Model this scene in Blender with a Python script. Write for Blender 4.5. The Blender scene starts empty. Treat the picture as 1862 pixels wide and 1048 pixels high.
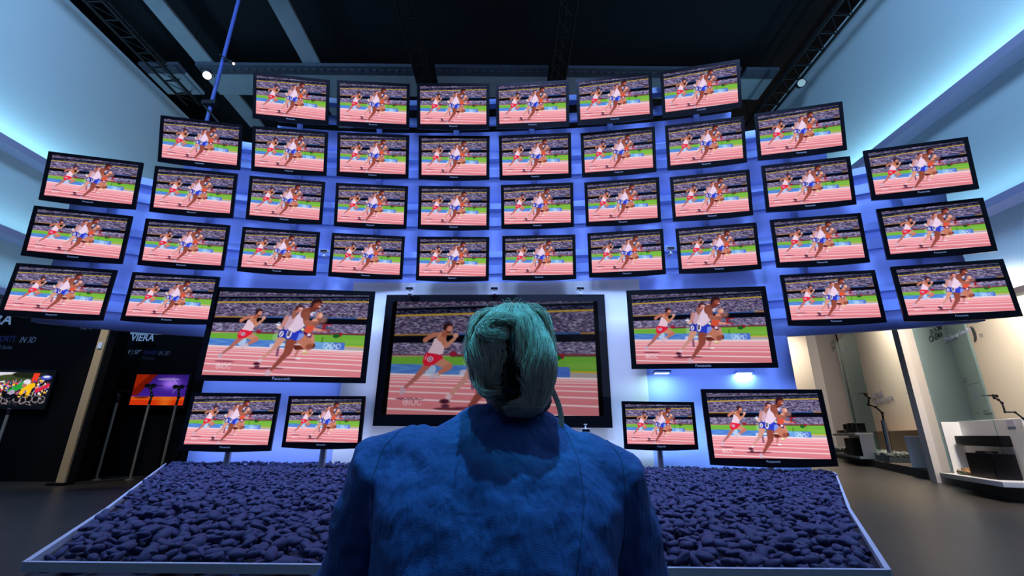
import bpy, bmesh, math, random
import numpy as np
from mathutils import Vector, Matrix, Euler
from mathutils.bvhtree import BVHTree

# ------------------------------------------------------------------ scene, camera, world, big lights
SC = bpy.context.scene
COL = SC.collection
SC.view_settings.view_transform = 'Standard'
SC.view_settings.look = 'None'
SC.view_settings.gamma = 1.0
SC.view_settings.use_curve_mapping = False
SC.view_settings.exposure = 0.0

FOC, PITCH, ROLL, CAMH = 815.0, 0.3154, 0.0091, 0.9
_f = Vector((0, math.cos(PITCH), math.sin(PITCH)))
_u = Vector((0, -math.sin(PITCH), math.cos(PITCH)))
_r = Vector((1, 0, 0))
RIGHT = _r * math.cos(ROLL) + _u * math.sin(ROLL)
UP = -_r * math.sin(ROLL) + _u * math.cos(ROLL)
cam_data = bpy.data.cameras.new('camera')
cam = bpy.data.objects.new('camera', cam_data)
COL.objects.link(cam)
cam_data.sensor_width = 36.0
cam_data.sensor_fit = 'HORIZONTAL'
cam_data.lens = FOC / 1862.0 * 36.0
cam_data.clip_start = 0.05
cam_data.clip_end = 200
cam.matrix_world = Matrix(((RIGHT.x, UP.x, -_f.x, 0), (RIGHT.y, UP.y, -_f.y, 0), (RIGHT.z, UP.z, -_f.z, CAMH), (0, 0, 0, 1)))
SC.camera = cam

world = bpy.data.worlds.new('world')
SC.world = world
world.use_nodes = True
world.node_tree.nodes['Background'].inputs[0].default_value = (0.10, 0.2, 0.6, 1)
world.node_tree.nodes['Background'].inputs[1].default_value = 0.02


def ray(px, py):
    """direction in the room of a point of the photograph (1862 x 1048)"""
    return RIGHT * ((px - 931) / FOC) - UP * ((py - 524) / FOC) + _f


def at_y(px, py, y):
    d = ray(px, py)
    return Vector((0, 0, CAMH)) + d * (y / d.y)


def at_z(px, py, z):
    d = ray(px, py)
    return Vector((0, 0, CAMH)) + d * ((z - CAMH) / d.z)


def aim(o, target):
    o.rotation_euler = (Vector(target) - o.location).to_track_quat('-Z', 'Y').to_euler()


def area(name, loc, target, color, power, sx, sy, spread=180):
    l = bpy.data.lights.new(name, 'AREA')
    l.shape = 'RECTANGLE'
    l.size, l.size_y = sx, sy
    l.color = color
    l.energy = power
    l.spread = math.radians(spread)
    o = bpy.data.objects.new(name, l)
    COL.objects.link(o)
    o.location = loc
    aim(o, target)
    return o


def spot(name, loc, target, color, power, angle, blend=.5, radius=.05):
    l = bpy.data.lights.new(name, 'SPOT')
    l.color = color
    l.energy = power
    l.spot_size = math.radians(angle)
    l.spot_blend = blend
    l.shadow_soft_size = radius
    o = bpy.data.objects.new(name, l)
    COL.objects.link(o)
    o.location = loc
    aim(o, target)
    return o


BLUE = (0.30, 0.45, 1.0)
CYAN = (0.36, 0.80, 1.0)
WARM = (1.0, 0.84, 0.66)
# blue washes hung above the visitors, thrown on the curved wall
area('wash_light_left', (-4.4, 2.4, 7.4), (-3.8, 6.5, 2.2), BLUE, 150, 2.0, .6, 110)
area('wash_light_middle', (0.0, 2.4, 7.4), (0.0, 6.5, 1.8), BLUE, 150, 2.0, .6, 110)
area('wash_light_right', (4.2, 2.4, 7.4), (3.6, 6.5, 2.2), BLUE, 150, 2.0, .6, 110)
# added cool fill for the tall side walls, then cyan strips along their ribs
area('side_fill_left', (-5.5, 2.0, 10.4), (-11.0, 7.5, 7.0), (.32, .60, 1.0), 560, 3.0, 1.5)
area('side_fill_right', (3.5, 1.5, 10.4), (8.4, 6.0, 7.0), (.32, .60, 1.0), 440, 3.0, 1.5)
for zz, p in ((4.96, 38), (6.80, 72), (3.75, 18)):
    a = area('rib_light_left', (-10.70, 5.5, zz + .08), (-11.0, 5.5, zz + 2.0), CYAN, p, 14, .22)
for zz, p in ((4.78, 38), (7.08, 72), (3.4, 18)):
    a = area('rib_light_right', (8.12, 4.5, zz + .08), (8.4, 4.5, zz + 2.0), CYAN, p, 14, .22)
# narrow spots on the visitor: teal on the hair, blue on the shoulders
spot('visitor_spot', (0.10, 1.02, 6.2), (0.0, 0.90, 0.9), (0.08, 0.62, 1.0), 780, 22, .6, .035)
spot('hair_spot', (-0.5, 0.15, 5.8), (0.0, 0.90, 1.09), (0.06, 0.80, 1.0), 420, 3.6, .5, .03)
area('rear_fill', (1.5, -5.0, 5.5), (0.5, 2.0, 0.8), (.40, .62, 1.0), 26, 3.0, 2.0)  # soft fill added behind the camera to lift the dark sides
# the warm lit demonstration bays on the right
area('bay_light_near', (9.3, 8.7, 4.3), (10.3, 8.6, 0.8), WARM, 135, 1.0, 1.0)
area('bay_light_front', (7.2, 6.6, 3.9), (8.3, 8.2, 0.8), WARM, 75, .6, .6, 110)
area('bay_light_far', (13.2, 15.8, 6.6), (14.6, 18.5, 0.5), WARM, 700, 2.2, 2.2)
area('bay_light_back', (17.5, 27.0, 7.0), (18.0, 28.5, 2.5), WARM, 220, 1.5, 1.5)
spot('bay_spot', (14.0, 13.2, 6.4), (14.4, 16.6, 3.0), WARM, 1500, 60, .9, .1)
spot('post_spot', (-8.6, 5.2, 7.0), (-7.8, 8.4, 1.4), WARM, 700, 24, .7, .05)


# ------------------------------------------------------------------ helpers
def mat(name, color, rough=.5, metal=0., emit=None, estr=0., spec=.5, noise=None, bump=None, coat=0., alpha=None, trans=0.):
    m = bpy.data.materials.new(name)
    m.use_nodes = True
    nt = m.node_tree
    b = nt.nodes['Principled BSDF']
    b.inputs['Base Color'].default_value = (*color, 1)
    b.inputs['Roughness'].default_value = rough
    b.inputs['Metallic'].default_value = metal
    b.inputs['Specular IOR Level'].default_value = spec
    b.inputs['Coat Weight'].default_value = coat
    b.inputs['Transmission Weight'].default_value = trans
    if emit:
        b.inputs['Emission Color'].default_value = (*emit, 1)
        b.inputs['Emission Strength'].default_value = estr
    if noise or bump:
        tc = nt.nodes.new('ShaderNodeTexCoord')
    if noise:                     # (scale, colour 2, contrast)
        sc, c2, k = noise
        n = nt.nodes.new('ShaderNodeTexNoise')
        n.inputs['Scale'].default_value = sc
        n.inputs['Detail'].default_value = 5
        nt.links.new(tc.outputs['Object'], n.inputs['Vector'])
        r = nt.nodes.new('ShaderNodeValToRGB')
        r.color_ramp.elements[0].position = .5 - k
        r.color_ramp.elements[1].position = .5 + k
        r.color_ramp.elements[0].color = (*color, 1)
        r.color_ramp.elements[1].color = (*c2, 1)
        nt.links.new(n.outputs['Fac'], r.inputs['Fac'])
        nt.links.new(r.outputs['Color'], b.inputs['Base Color'])
    if bump:                      # (scale, strength, distance)
        n = nt.nodes.new('ShaderNodeTexNoise')
        n.inputs['Scale'].default_value = bump[0]
        n.inputs['Detail'].default_value = 6
        nt.links.new(tc.outputs['Object'], n.inputs['Vector'])
        bp = nt.nodes.new('ShaderNodeBump')
        bp.inputs['Strength'].default_value = bump[1]
        bp.inputs['Distance'].default_value = bump[2]
        nt.links.new(n.outputs['Fac'], bp.inputs['Height'])
        nt.links.new(bp.outputs['Normal'], b.inputs['Normal'])
    return m


def obj(name, bm_or_me, m=None, parent=None, smooth=False):
    if isinstance(bm_or_me, bmesh.types.BMesh):
        me = bpy.data.meshes.new(name)
        bmesh.ops.recalc_face_normals(bm_or_me, faces=bm_or_me.faces)
        bm_or_me.to_mesh(me)
        bm_or_me.free()
    else:
        me = bm_or_me
    if m is not None and not me.materials:
        me.materials.append(m)
    if smooth:
        for p in me.polygons:
            p.use_smooth = True
    o = bpy.data.objects.new(name, me)
    COL.objects.link(o)
    if parent is not None:
        o.parent = parent
    return o


def thing(name, label, cat, loc=(0, 0, 0), rot=(0, 0, 0), group=None):
    o = bpy.data.objects.new(name, None)
    COL.objects.link(o)
    o.empty_display_size = .1
    o.location = loc
    o.rotation_euler = rot
    tag(o, label, cat, group)
    return o


def tag(o, label=None, cat=None, group=None, kind=None):
    if label:
        o['label'] = label
    if cat:
        o['category'] = cat
    if group:
        o['group'] = group
    if kind:
        o['kind'] = kind
    return o


def box(bm, cx, cy, cz, sx, sy, sz, rot=None, bev=0.):
    r = bmesh.ops.create_cube(bm, size=1.0)
    vs = r['verts']
    M = Matrix.Translation((cx, cy, cz)) @ ((rot.to_4x4()) if rot else Matrix.Identity(4)) @ Matrix.Diagonal((sx, sy, sz, 1))
    bmesh.ops.transform(bm, matrix=M, verts=vs)
    if bev > 0:
        es = list({e for v in vs for e in v.link_edges})
        bmesh.ops.bevel(bm, geom=es, offset=bev, segments=2, affect='EDGES', profile=.6)
    return bm


def tube(bm, p0, p1, r0, r1=None, n=12, caps=True):
    r1 = r0 if r1 is None else r1
    p0, p1 = Vector(p0), Vector(p1)
    d = p1 - p0
    r = bmesh.ops.create_cone(bm, cap_ends=caps, segments=n, radius1=r0, radius2=r1, depth=d.length)
    q = d.to_track_quat('Z', 'Y').to_matrix().to_4x4()
    bmesh.ops.transform(bm, matrix=Matrix.Translation((p0 + p1) / 2) @ q, verts=r['verts'])
    return bm


def ball(bm, c, r, sub=2):
    k = bmesh.ops.create_icosphere(bm, subdivisions=sub, radius=1)
    rr = r if isinstance(r, (tuple, list)) else (r, r, r)
    bmesh.ops.transform(bm, matrix=Matrix.Translation(c) @ Matrix.Diagonal((*rr, 1)), verts=k['verts'])
    return bm


def nb():
    return bmesh.new()


def prism(bm, pts, y0, y1):
    """polygon in x,z extruded along y"""
    a = [bm.verts.new((x, y0, z)) for x, z in pts]
    b = [bm.verts.new((x, y1, z)) for x, z in pts]
    bm.faces.new(a)
    bm.faces.new(b[::-1])
    n = len(pts)
    for i in range(n):
        bm.faces.new((a[i], b[i], b[(i + 1) % n], a[(i + 1) % n]))
    return bm


def slab(bm, pts, z0, z1):
    """polygon in x,y extruded along z"""
    a = [bm.verts.new((x, y, z0)) for x, y in pts]
    b = [bm.verts.new((x, y, z1)) for x, y in pts]
    bm.faces.new(a)
    bm.faces.new(b[::-1])
    n = len(pts)
    for i in range(n):
        bm.faces.new((a[i], b[i], b[(i + 1) % n], a[(i + 1) % n]))
    return bm


_tcache = {}


def text_mesh(s, size, ext=.002, shear=0., bold=0.):
    k = (s, size, ext, shear, bold)
    if k not in _tcache:
        cu = bpy.data.curves.new('lettering', 'FONT')
        cu.body = s
        cu.size = size
        cu.extrude = ext
        cu.shear = shear
        cu.offset = bold
        cu.align_x = 'CENTER'
        cu.align_y = 'CENTER'
        cu.resolution_u = 2
        o = bpy.data.objects.new('lettering', cu)
        COL.objects.link(o)
        bpy.context.view_layer.update()
        me = bpy.data.meshes.new_from_object(o.evaluated_get(bpy.context.evaluated_depsgraph_get()))
        bpy.data.objects.remove(o)
        _tcache[k] = me
    return _tcache[k]


def letters(name, s, size, loc, rot, m, parent=None, ext=.002, shear=0., bold=0., xs=1.):
    """lettering standing upright, facing local -y"""
    me = text_mesh(s, size, ext, shear, bold).copy()
    o = obj(name, me, m, parent)
    o.location = loc
    o.scale = (xs, 1, 1)
    o.rotation_euler = (Euler(rot).to_matrix() @ Euler((math.pi / 2, 0, 0)).to_matrix()).to_euler()
    return o


def copy_tree(o, parent=None):
    c = o.copy()
    COL.objects.link(c)
    if parent is not None:
        c.parent = parent
    for ch in list(o.children):
        copy_tree(ch, c)
    return c


# ------------------------------------------------------------------ materials
M_wallblue = mat('blue painted display wall', (.34, .46, .95), .55, noise=(1.2, (.38, .50, 1.0), .3))
M_panel = mat('pale grey display panel', (.80, .78, .74), .6, noise=(2., (.74, .73, .70), .3))
M_rail = mat('blue grey painted rail', (.18, .27, .58), .45)
M_black = mat('black gloss bezel', (.004, .004, .006), .28, spec=.25)
M_case = mat('black plastic back', (.01, .01, .012), .5)
M_logo = mat('pale bezel lettering', (.5, .5, .55), .4)
M_chrome = mat('brushed steel', (.55, .56, .6), .3, metal=1.)
M_pale = mat('pale fabric side wall', (.72, .80, .84), .8, noise=(.6, (.66, .76, .82), .3), bump=(220, .05, .002))
M_rib = mat('painted rib', (.46, .44, .66), .6)
M_ceil = mat('black ceiling', (.006, .007, .012), .9)
M_tile = mat('pale ceiling panel', (.42, .46, .52), .8, noise=(3., (.34, .38, .45), .3))
M_grille = mat('dark ceiling grille', (.08, .09, .13), .7)
M_truss = mat('black truss metal', (.012, .012, .016), .5, metal=.3)
M_floor = mat('dark polished floor', (.034, .029, .026), .36, noise=(1.5, (.046, .040, .036), .25), bump=(30, .04, .002))
M_white = mat('white laminate', (.80, .78, .76), .45)
M_beige = mat('warm white bay wall', (.82, .76, .68), .75, noise=(1., (.78, .73, .66), .3))
M_booth = mat('black booth wall', (.003, .003, .004), .85, spec=.1)
M_letter = mat('white lettering', (.75, .75, .8), .5)
M_letter_dim = mat('dark blue lettering', (.03, .03, .14), .5)
M_ink = mat('dark ink', (.03, .045, .06), .6)
M_ink_blue = mat('grey blue ink', (.25, .27, .42), .6)
M_tan = mat('tan painted post', (.55, .38, .20), .5)
M_wood = mat('brown wood plank', (.20, .10, .055), .5, noise=(6, (.30, .16, .09), .2))
M_pebble = mat('dark grey pebble', (.036, .038, .11), .6, noise=(9, (.065, .068, .18), .3))
M_pebble_pale = mat('pale green pebble', (.14, .18, .18), .6, noise=(9, (.24, .28, .28), .3))
M_edge = mat('pale metal edging', (.75, .8, .95), .35)


def mat_screen(name, gain):
    m = bpy.data.materials.new(name)
    m.use_nodes = True
    nt = m.node_tree
    nt.nodes.clear()
    out = nt.nodes.new('ShaderNodeOutputMaterial')
    e = nt.nodes.new('ShaderNodeEmission')
    a = nt.nodes.new('ShaderNodeAttribute')
    a.attribute_name = 'picture'
    e.inputs['Strength'].default_value = gain
    gl = nt.nodes.new('ShaderNodeBsdfGlossy')
    gl.inputs['Roughness'].default_value = .15
    gl.inputs['Color'].default_value = (.004, .004, .004, 1)
    ad = nt.nodes.new('ShaderNodeAddShader')
    nt.links.new(a.outputs['Color'], e.inputs['Color'])
    nt.links.new(e.outputs[0], ad.inputs[0])
    nt.links.new(gl.outputs[0], ad.inputs[1])
    nt.links.new(ad.outputs[0], out.inputs['Surface'])
    return m


# ---------------------------------------------------------------- the picture on the television screens
class Canvas:
    def __init__(s,w,h,ss,conv):
        s.W,s.H=w*ss,h*ss;s.w,s.h,s.ss=w,h,ss
        s.img=np.zeros((s.H,s.W,3));s.conv=conv
        s.U,s.V=np.meshgrid((np.arange(s.W)+.5)/s.W,(np.arange(s.H)+.5)/s.H)
        s.X,s.Y=conv.inv(s.U,s.V)              # trace coordinates of every sample
    def put(s,m,c,a=1.):
        m=np.clip(m,0,1)[...,None]*a
        s.img=s.img*(1-m)+np.array(c,float)/255*m
    def poly(s,pts,c,a=1.,o=(0,0,1)):
        p=[((x*o[2])+o[0],(y*o[2])+o[1]) for x,y in pts]
        X,Y=s.X,s.Y;ins=np.zeros(X.shape,bool);n=len(p)
        for i in range(n):
            x0,y0=p[i];x1,y1=p[(i+1)%n]
            if y0==y1:continue
            c1=(Y>=min(y0,y1))&(Y<max(y0,y1))
            ins^=c1&(X<x0+(Y-y0)*(x1-x0)/(y1-y0))
        s.put(ins.astype(float),c,a)
    def ell(s,x,y,rx,ry,c,a=1.,o=(0,0,1),soft=.15):
        x,y,rx,ry=x*o[2]+o[0],y*o[2]+o[1],rx*o[2],ry*o[2]
        d=np.sqrt(((s.X-x)/rx)**2+((s.Y-y)/ry)**2)
        s.put((1-d)/soft+.5,c,a)
    def ring(s,x,y,r,w,c,a=1.):
        d=np.abs(np.sqrt((s.X-x)**2+(s.Y-y)**2)-r);s.put(1-d/w,c,a)
    def cap(s,x0,y0,x1,y1,r0,r1,c,a=1.,o=(0,0,1),soft=.2):
        k=o[2];x0,x1=x0*k+o[0],x1*k+o[0];y0,y1=y0*k+o[1],y1*k+o[1];r0*=k;r1*=k
        dx,dy=x1-x0,y1-y0;t=np.clip(((s.X-x0)*dx+(s.Y-y0)*dy)/(dx*dx+dy*dy+1e-9),0,1)
        d=np.hypot(s.X-x0-t*dx,s.Y-y0-t*dy)/(r0+(r1-r0)*t)
        s.put((1-d)/soft+.5,c,a)
    def line(s,pts,w,c,a=1.):
        for (a0,b0),(a1,b1) in zip(pts[:-1],pts[1:]):s.cap(a0,b0,a1,b1,w,w,c,a)
    def out(s):
        return s.img.reshape(s.h,s.ss,s.w,s.ss,3).mean((1,3))
class Homog:
    def __init__(s,q):       # q: trace corners TL TR BR BL for uv 00 10 11 01
        A=[];b=[]
        for (u,v),(x,y) in zip(((0,0),(1,0),(1,1),(0,1)),q):
            A+=[[u,v,1,0,0,0,-u*x,-v*x],[0,0,0,u,v,1,-u*y,-v*y]];b+=[x,y]
        s.h=np.append(np.linalg.solve(np.array(A,float),np.array(b,float)),1)
    def inv(s,u,v):
        h=s.h;d=h[6]*u+h[7]*v+h[8]
        return (h[0]*u+h[1]*v+h[2])/d,(h[3]*u+h[4]*v+h[5])/d
# everything below is in trace units: 7x the photograph, origin (1225,520)
def race_picture(w,h,ss=2,late=False,seed=3):
    q=[(-553,112.7),(1083,36.6),(1258,986),(-484,1015.5)]
    cv=Canvas(w,h,ss,Homog(q));rng=np.random.RandomState(seed)
    U,V=cv.U,cv.V
    def edge(vl,vr):return vl+(vr-vl)*U
    def band(a,b,c,al=1.):
        cv.put(((V>=edge(*a))&(V<edge(*b))).astype(float),c,al)
    def crowd(a,b,base,amp,k):
        gh,gw=int(cv.H/ss/k),int(cv.W/ss/(k*2.2))
        g=rng.rand(gh+2,gw+2);hue=rng.rand(gh+2,gw+2,3)-.5
        yy=np.clip(V*gh,0,gh-.01);xx=np.clip(U*gw+ (rng.rand(gh+2)*1.)[yy.astype(int)],0,gw+.9)
        i,j=yy.astype(int),xx.astype(int);t=g[i,j];fx=xx-j
        t=t*(1-fx)+g[i,np.minimum(j+1,gw+1)]*fx
        n=np.clip((t-.5)*amp*.75,-.30,.5);n=np.where(t>.82,n+.10,n)
        col=np.clip(np.array(base)/255+n[...,None]*np.array([1,.97,1.05])*.55+hue[i,j]*.07,0,1)
        m=((V>=edge(*a))&(V<edge(*b)))[...,None]
        cv.img=np.where(m,col,cv.img)
    cv.img[:]=np.array([.03,.03,.07])
    crowd((-.1,-.1),(.055,.0),(88,78,108),1.0,2)
    band((.055,.0),(.066,.012),(110,120,150),.7)
    crowd((.085,.03),(.128,.07),(42,44,72),.8,2)
    band((.125,.072),(.143,.09),(196,158,60))
    crowd((.143,.09),(.31,.285),(98,88,120),1.15,2)
    band((.305,.285),(.318,.302),(60,110,190),.8)
    cv.put(((V>=edge(.305,.285))&(V<edge(.322,.302))&((U<.3)|(U>.93))).astype(float),(190,130,50),.8)
    band((.322,.302),(.385,.37),(10,10,22))
    crowd((.385,.37),(.49,.48),(112,104,138),1.2,2)
    band((.488,.478),(.506,.50),(150,75,85),.8)
    cv.put(((V>=edge(.498,.49))&(V<edge(.51,.505))&(U<.3)).astype(float),(210,190,170),.8)
    band((.508,.502),(.70,.70),(112,178,62))
    sh=(.5+.5*np.sin(U*40+np.sin(V*90)*2))
    cv.put(((V>=edge(.565,.56))&(V<.61)&(U>.86)).astype(float),(126,182,70))
    cv.put(((V>=edge(.60,.64))&(V<.7)&(U>.87)).astype(float),(176,168,170))
    cv.put(((V>=edge(.60,.632))&(V<edge(.6,.648))&(U>.88)).astype(float),(205,175,50))
    ban=((V>=edge(.572,.598))&(U<.872)).astype(float)
    cv.put(ban,(72,122,208));cv.put(ban*sh*.35,(130,180,235))
    cv.put(ban*((U>.62)&(U<.79)),(135,195,240),.55);cv.put(ban*((U>.80)),(70,100,205),.6)
    # the running track and its lane lines
    tr=V>=edge(.655,.692)
    tc=np.array([234,138,150])/255*(1.02-.10*(V[...,None]-.66)/.34)
    cv.img=np.where(tr[...,None],tc,cv.img)
    for a,b,wd in ((.662,.697,.008),(.682,.716,.0035),(.703,.735,.0035),(.728,.763,.004),(.763,.803,.0045),(.808,.857,.005),(.869,.925,.006),(.952,1.01,.006)):
        cv.put(1.5-np.abs(V-edge(a,b))/wd,(250,232,238))
    if not late:
        for x,y in ((752,640),(822,640),(892,640),(786,657),(856,657)):cv.ring(x,y,27,10,(225,240,255),.75)
    else:
        cv.ell(700,645,60,40,(160,180,240),.6)
    SK=(206,140,118);SD=(118,58,48)
    # red railing on the field, hedge, far officials
    cv.poly([(640,395),(748,393),(748,404),(640,408)],(170,40,50));cv.poly([(650,458),(745,458),(745,474),(650,476)],(185,35,45))
    cv.poly([(650,400),(680,400),(680,470),(650,470)],(150,30,40));cv.poly([(800,490),(895,482),(895,525),(800,540)],(150,30,50))
    cv.ell(835,520,38,26,(28,92,38));cv.cap(690,545,690,600,6,6,(60,110,50))
    cv.ell(-30,520,30,24,(150,35,60))
    # ---- runner in red shorts (left)
    o=(-553+.0,0,1.) 
    L=(-554.2+0,37.2,.967)            # converts the second trace to this one
    if late:L=(-554.2-45,37.2-18,.967*1.06)
    cv.ell(270,850,110,9,(120,50,75),.8,L)
    cv.ell(395,620,45,50,(220,230,250),.7,L);cv.ell(440,665,40,18,(200,205,230),.8,L)
    cv.cap(370,575,290,690,30,19,(182,108,98),1,L);cv.cap(290,690,220,765,18,12,(176,108,104),1,L,.5)
    cv.ell(205,790,24,30,(196,176,200),.8,L,.6)
    cv.cap(440,545,535,585,36,30,SK,1,L);cv.cap(540,590,460,648,26,15,(196,120,100),1,L,.4);cv.cap(455,650,410,680,14,11,(214,190,205),.9,L,.6)
    cv.cap(420,700,440,712,10,8,(190,160,190),.5,L,.8)
    cv.poly([(445,318),(370,325),(330,352),(300,372),(298,400),(325,408),(350,382),(385,362),(425,352)],(196,120,100),1,L)
    cv.poly([(385,375),(410,360),(450,390),(480,432),(472,492),(440,502),(352,488),(360,462),(375,425)],(236,204,222),1,L)
    cv.ell(443,355,38,40,SK,1,L);cv.cap(448,368,490,425,24,20,(202,128,100),1,L);cv.cap(490,428,545,370,18,14,SK,1,L);cv.ell(553,342,21,22,(222,160,146),1,L)
    cv.cap(478,318,462,335,20,24,(176,92,74),1,L);cv.ell(485,288,34,42,(180,98,80),1,L);cv.ell(497,292,22,24,(214,140,124),1,L,.4)
    cv.poly([(444,300),(442,262),(458,246),(482,240),(512,250),(518,270),(492,262),(474,275),(466,305)],(52,28,34),1,L)
    cv.ell(492,318,18,8,(92,48,44),.8,L)
    cv.poly([(345,485),(430,494),(470,505),(482,522),(440,556),(412,582),(350,592),(324,562),(328,512)],(226,32,62),1,L)
    cv.ell(380,535,24,22,(238,206,222),1,L);cv.ring(L[0]+380*L[2],L[1]+535*L[2],12,6,(70,30,70),.9);cv.poly([(345,500),(350,500),(345,540),(338,540)],(245,220,230),.8,L)
    # ---- the group on the right
    G=(0,0,1.)
    if late:G=(-95,-75,1.12)
    k=G
    cv.ell(240,915,120,9,(110,45,70),.8,k);cv.ell(400,812,90,7,(150,70,90),.7,k);cv.ell(90,925,110,10,(90,35,55),.85,k)
    # official in a cap
    cv.poly([(150,430),(180,430),(215,470),(200,490),(150,470)],(226,180,176),1,k);cv.ell(155,432,30,9,(240,240,250),1,k);cv.ell(160,412,18,10,(120,150,190),1,k)
    cv.ell(165,560,28,60,(200,215,225),.35,k);cv.ell(160,665,34,24,(235,220,240),.8,k);cv.cap(230,680,240,770,14,14,(90,50,90),.7,k,.6);cv.ell(260,650,60,18,(225,235,245),.8,k)
    # runner in orange behind
    cv.cap(560,545,590,640,30,30,(205,140,120),1,k);cv.cap(455,700,440,775,18,12,(190,120,115),.9,k,.6);cv.ell(480,795,34,11,(248,240,250),1,k)
    cv.poly([(455,500),(470,488),(560,520),(552,560),(480,548)],(74,30,84),1,k);cv.ell(525,525,22,16,(235,220,240),1,k,.4)
    cv.poly([(470,395),(575,385),(572,450),(548,490),(520,512),(455,492)],(218,84,62),1,k)
    cv.cap(570,462,650,470,18,14,(222,150,135),1,k);cv.cap(650,470,700,468,12,9,(205,110,100),.7,k,.6)
    cv.ell(548,372,44,36,(222,150,128),1,k);cv.ell(580,308,36,44,(214,142,118),1,k);cv.ell(592,300,20,20,(236,184,160),1,k,.5);cv.ell(585,345,24,12,(150,80,70),.8,k)
    # second runner, shoulder and number behind the leader
    cv.cap(232,590,190,690,46,28,(212,150,132),1,k);cv.cap(190,690,85,825,24,13,(208,150,140),1,k,.4);cv.ell(75,840,22,22,(228,210,225),.8,k,.6);cv.ell(50,872,36,16,(72,30,50),1,k,.5);cv.ell(62,905,30,14,(80,40,60),.9,k,.6)
    cv.poly([(225,340),(290,315),(345,340),(320,470),(240,492),(222,430)],(206,170,192),1,k);cv.cap(225,350,205,440,26,22,(200,140,136),1,k,.5)
    cv.ell(295,300,26,58,(158,98,84),1,k,.4);cv.ell(330,245,42,44,(196,116,104),1,k);cv.poly([(288,235),(296,208),(330,196),(372,210),(368,228),(322,226),(308,262),(292,268)],(74,40,44),1,k);cv.ell(352,238,20,14,(232,180,170),1,k,.5)
    cv.poly([(192,490),(240,478),(292,500),(285,575),(186,570)],(38,48,168),1,k);cv.ell(220,532,24,34,(226,220,240),1,k)
    cv.cap(228,515,212,550,5,5,(60,60,120),1,k)
    # leader
    cv.cap(355,600,345,730,64,42,(142,72,58),1,k);cv.cap(345,735,225,935,38,16,(146,74,66),1,k,.4);cv.ell(200,970,34,34,(208,180,200),.85,k,.6)
    cv.cap(600,650,430,672,30,30,(104,40,32),1,k,.4);cv.cap(450,575,545,640,58,56,(196,122,100),1,k);cv.ell(568,660,40,34,(150,80,64),1,k,.5);cv.ell(535,722,32,14,(206,196,110),1,k,.4);cv.ell(525,712,20,10,(250,240,220),1,k,.5)
    cv.ell(430,640,40,10,(235,210,205),.8,k)
    cv.poly([(268,470),(345,478),(400,470),(452,505),(474,540),(440,585),(408,606),(350,586),(290,592),(262,570)],(44,62,196),1,k)
    cv.poly([(412,515),(455,510),(474,540),(440,585),(404,604)],(128,150,240),1,k)
    cv.poly([(405,210),(360,262),(322,330),(305,410),(268,470),(350,512),(402,478),(446,430),(450,340),(470,290),(440,215)],(232,206,230),1,k)
    cv.poly([(400,240),(372,300),(350,400),(372,300)],(180,150,190),.6,k)
    cv.ell(304,522,28,56,(240,232,246),1,k)
    for dx in (-12,0,12):cv.cap(302+dx,492,300+dx*.8,550,4,4,(50,40,80),1,k)
    cv.ell(436,470,16,14,(240,240,200),1,k);cv.cap(470,250,490,300,16,16,(220,200,230),1,k);cv.ell(495,272,26,8,(210,220,240),1,k)
    cv.cap(490,225,450,250,34,36,(112,52,44),1,k);cv.ell(415,285,52,62,(136,72,60),1,k);cv.cap(430,305,452,380,40,32,(146,80,66),1,k)
    cv.cap(455,388,560,402,30,24,(170,100,82),1,k);cv.cap(560,400,640,350,24,20,(150,90,84),.85,k,.6);cv.ell(645,350,36,40,(160,110,104),.65,k,.7)
    cv.ell(506,186,56,62,(120,54,44),1,k);cv.ell(528,190,34,26,(158,80,66),1,k,.5);cv.ell(550,203,16,8,(240,200,200),1,k,.5)
    cv.poly([(450,215),(446,160),(462,128),(510,108),(556,132),(566,162),(532,150),(500,160),(474,175),(466,220)],(46,24,32),1,k)
    im=cv.out()
    # small white copyright mark in the lower left of the picture
    glyph={'c':["01110","10001","10111","10101","10111","10001","01110"],'I':["1","1","1","1","1","1","1"],'O':["01110","10001","10001","10001","10001","10001","01110"],'C':["01110","10001","10000","10000","10000","10001","01110"]}
    px=max(1,int(round(h/150.)));x0=int(.075*w);y0=int(.865*h)
    for ch in 'cIOC':
        for r,row in enumerate(glyph[ch]):
            for c,b in enumerate(row):
                if b=='1':im[y0+r*px:y0+(r+1)*px,x0+c*px:x0+(c+1)*px]=im[y0+r*px:y0+(r+1)*px,x0+c*px:x0+(c+1)*px]*.25+.75*np.array([.98,.9,.94])
        x0+=(len(glyph[ch][0])+1)*px
    return im


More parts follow.
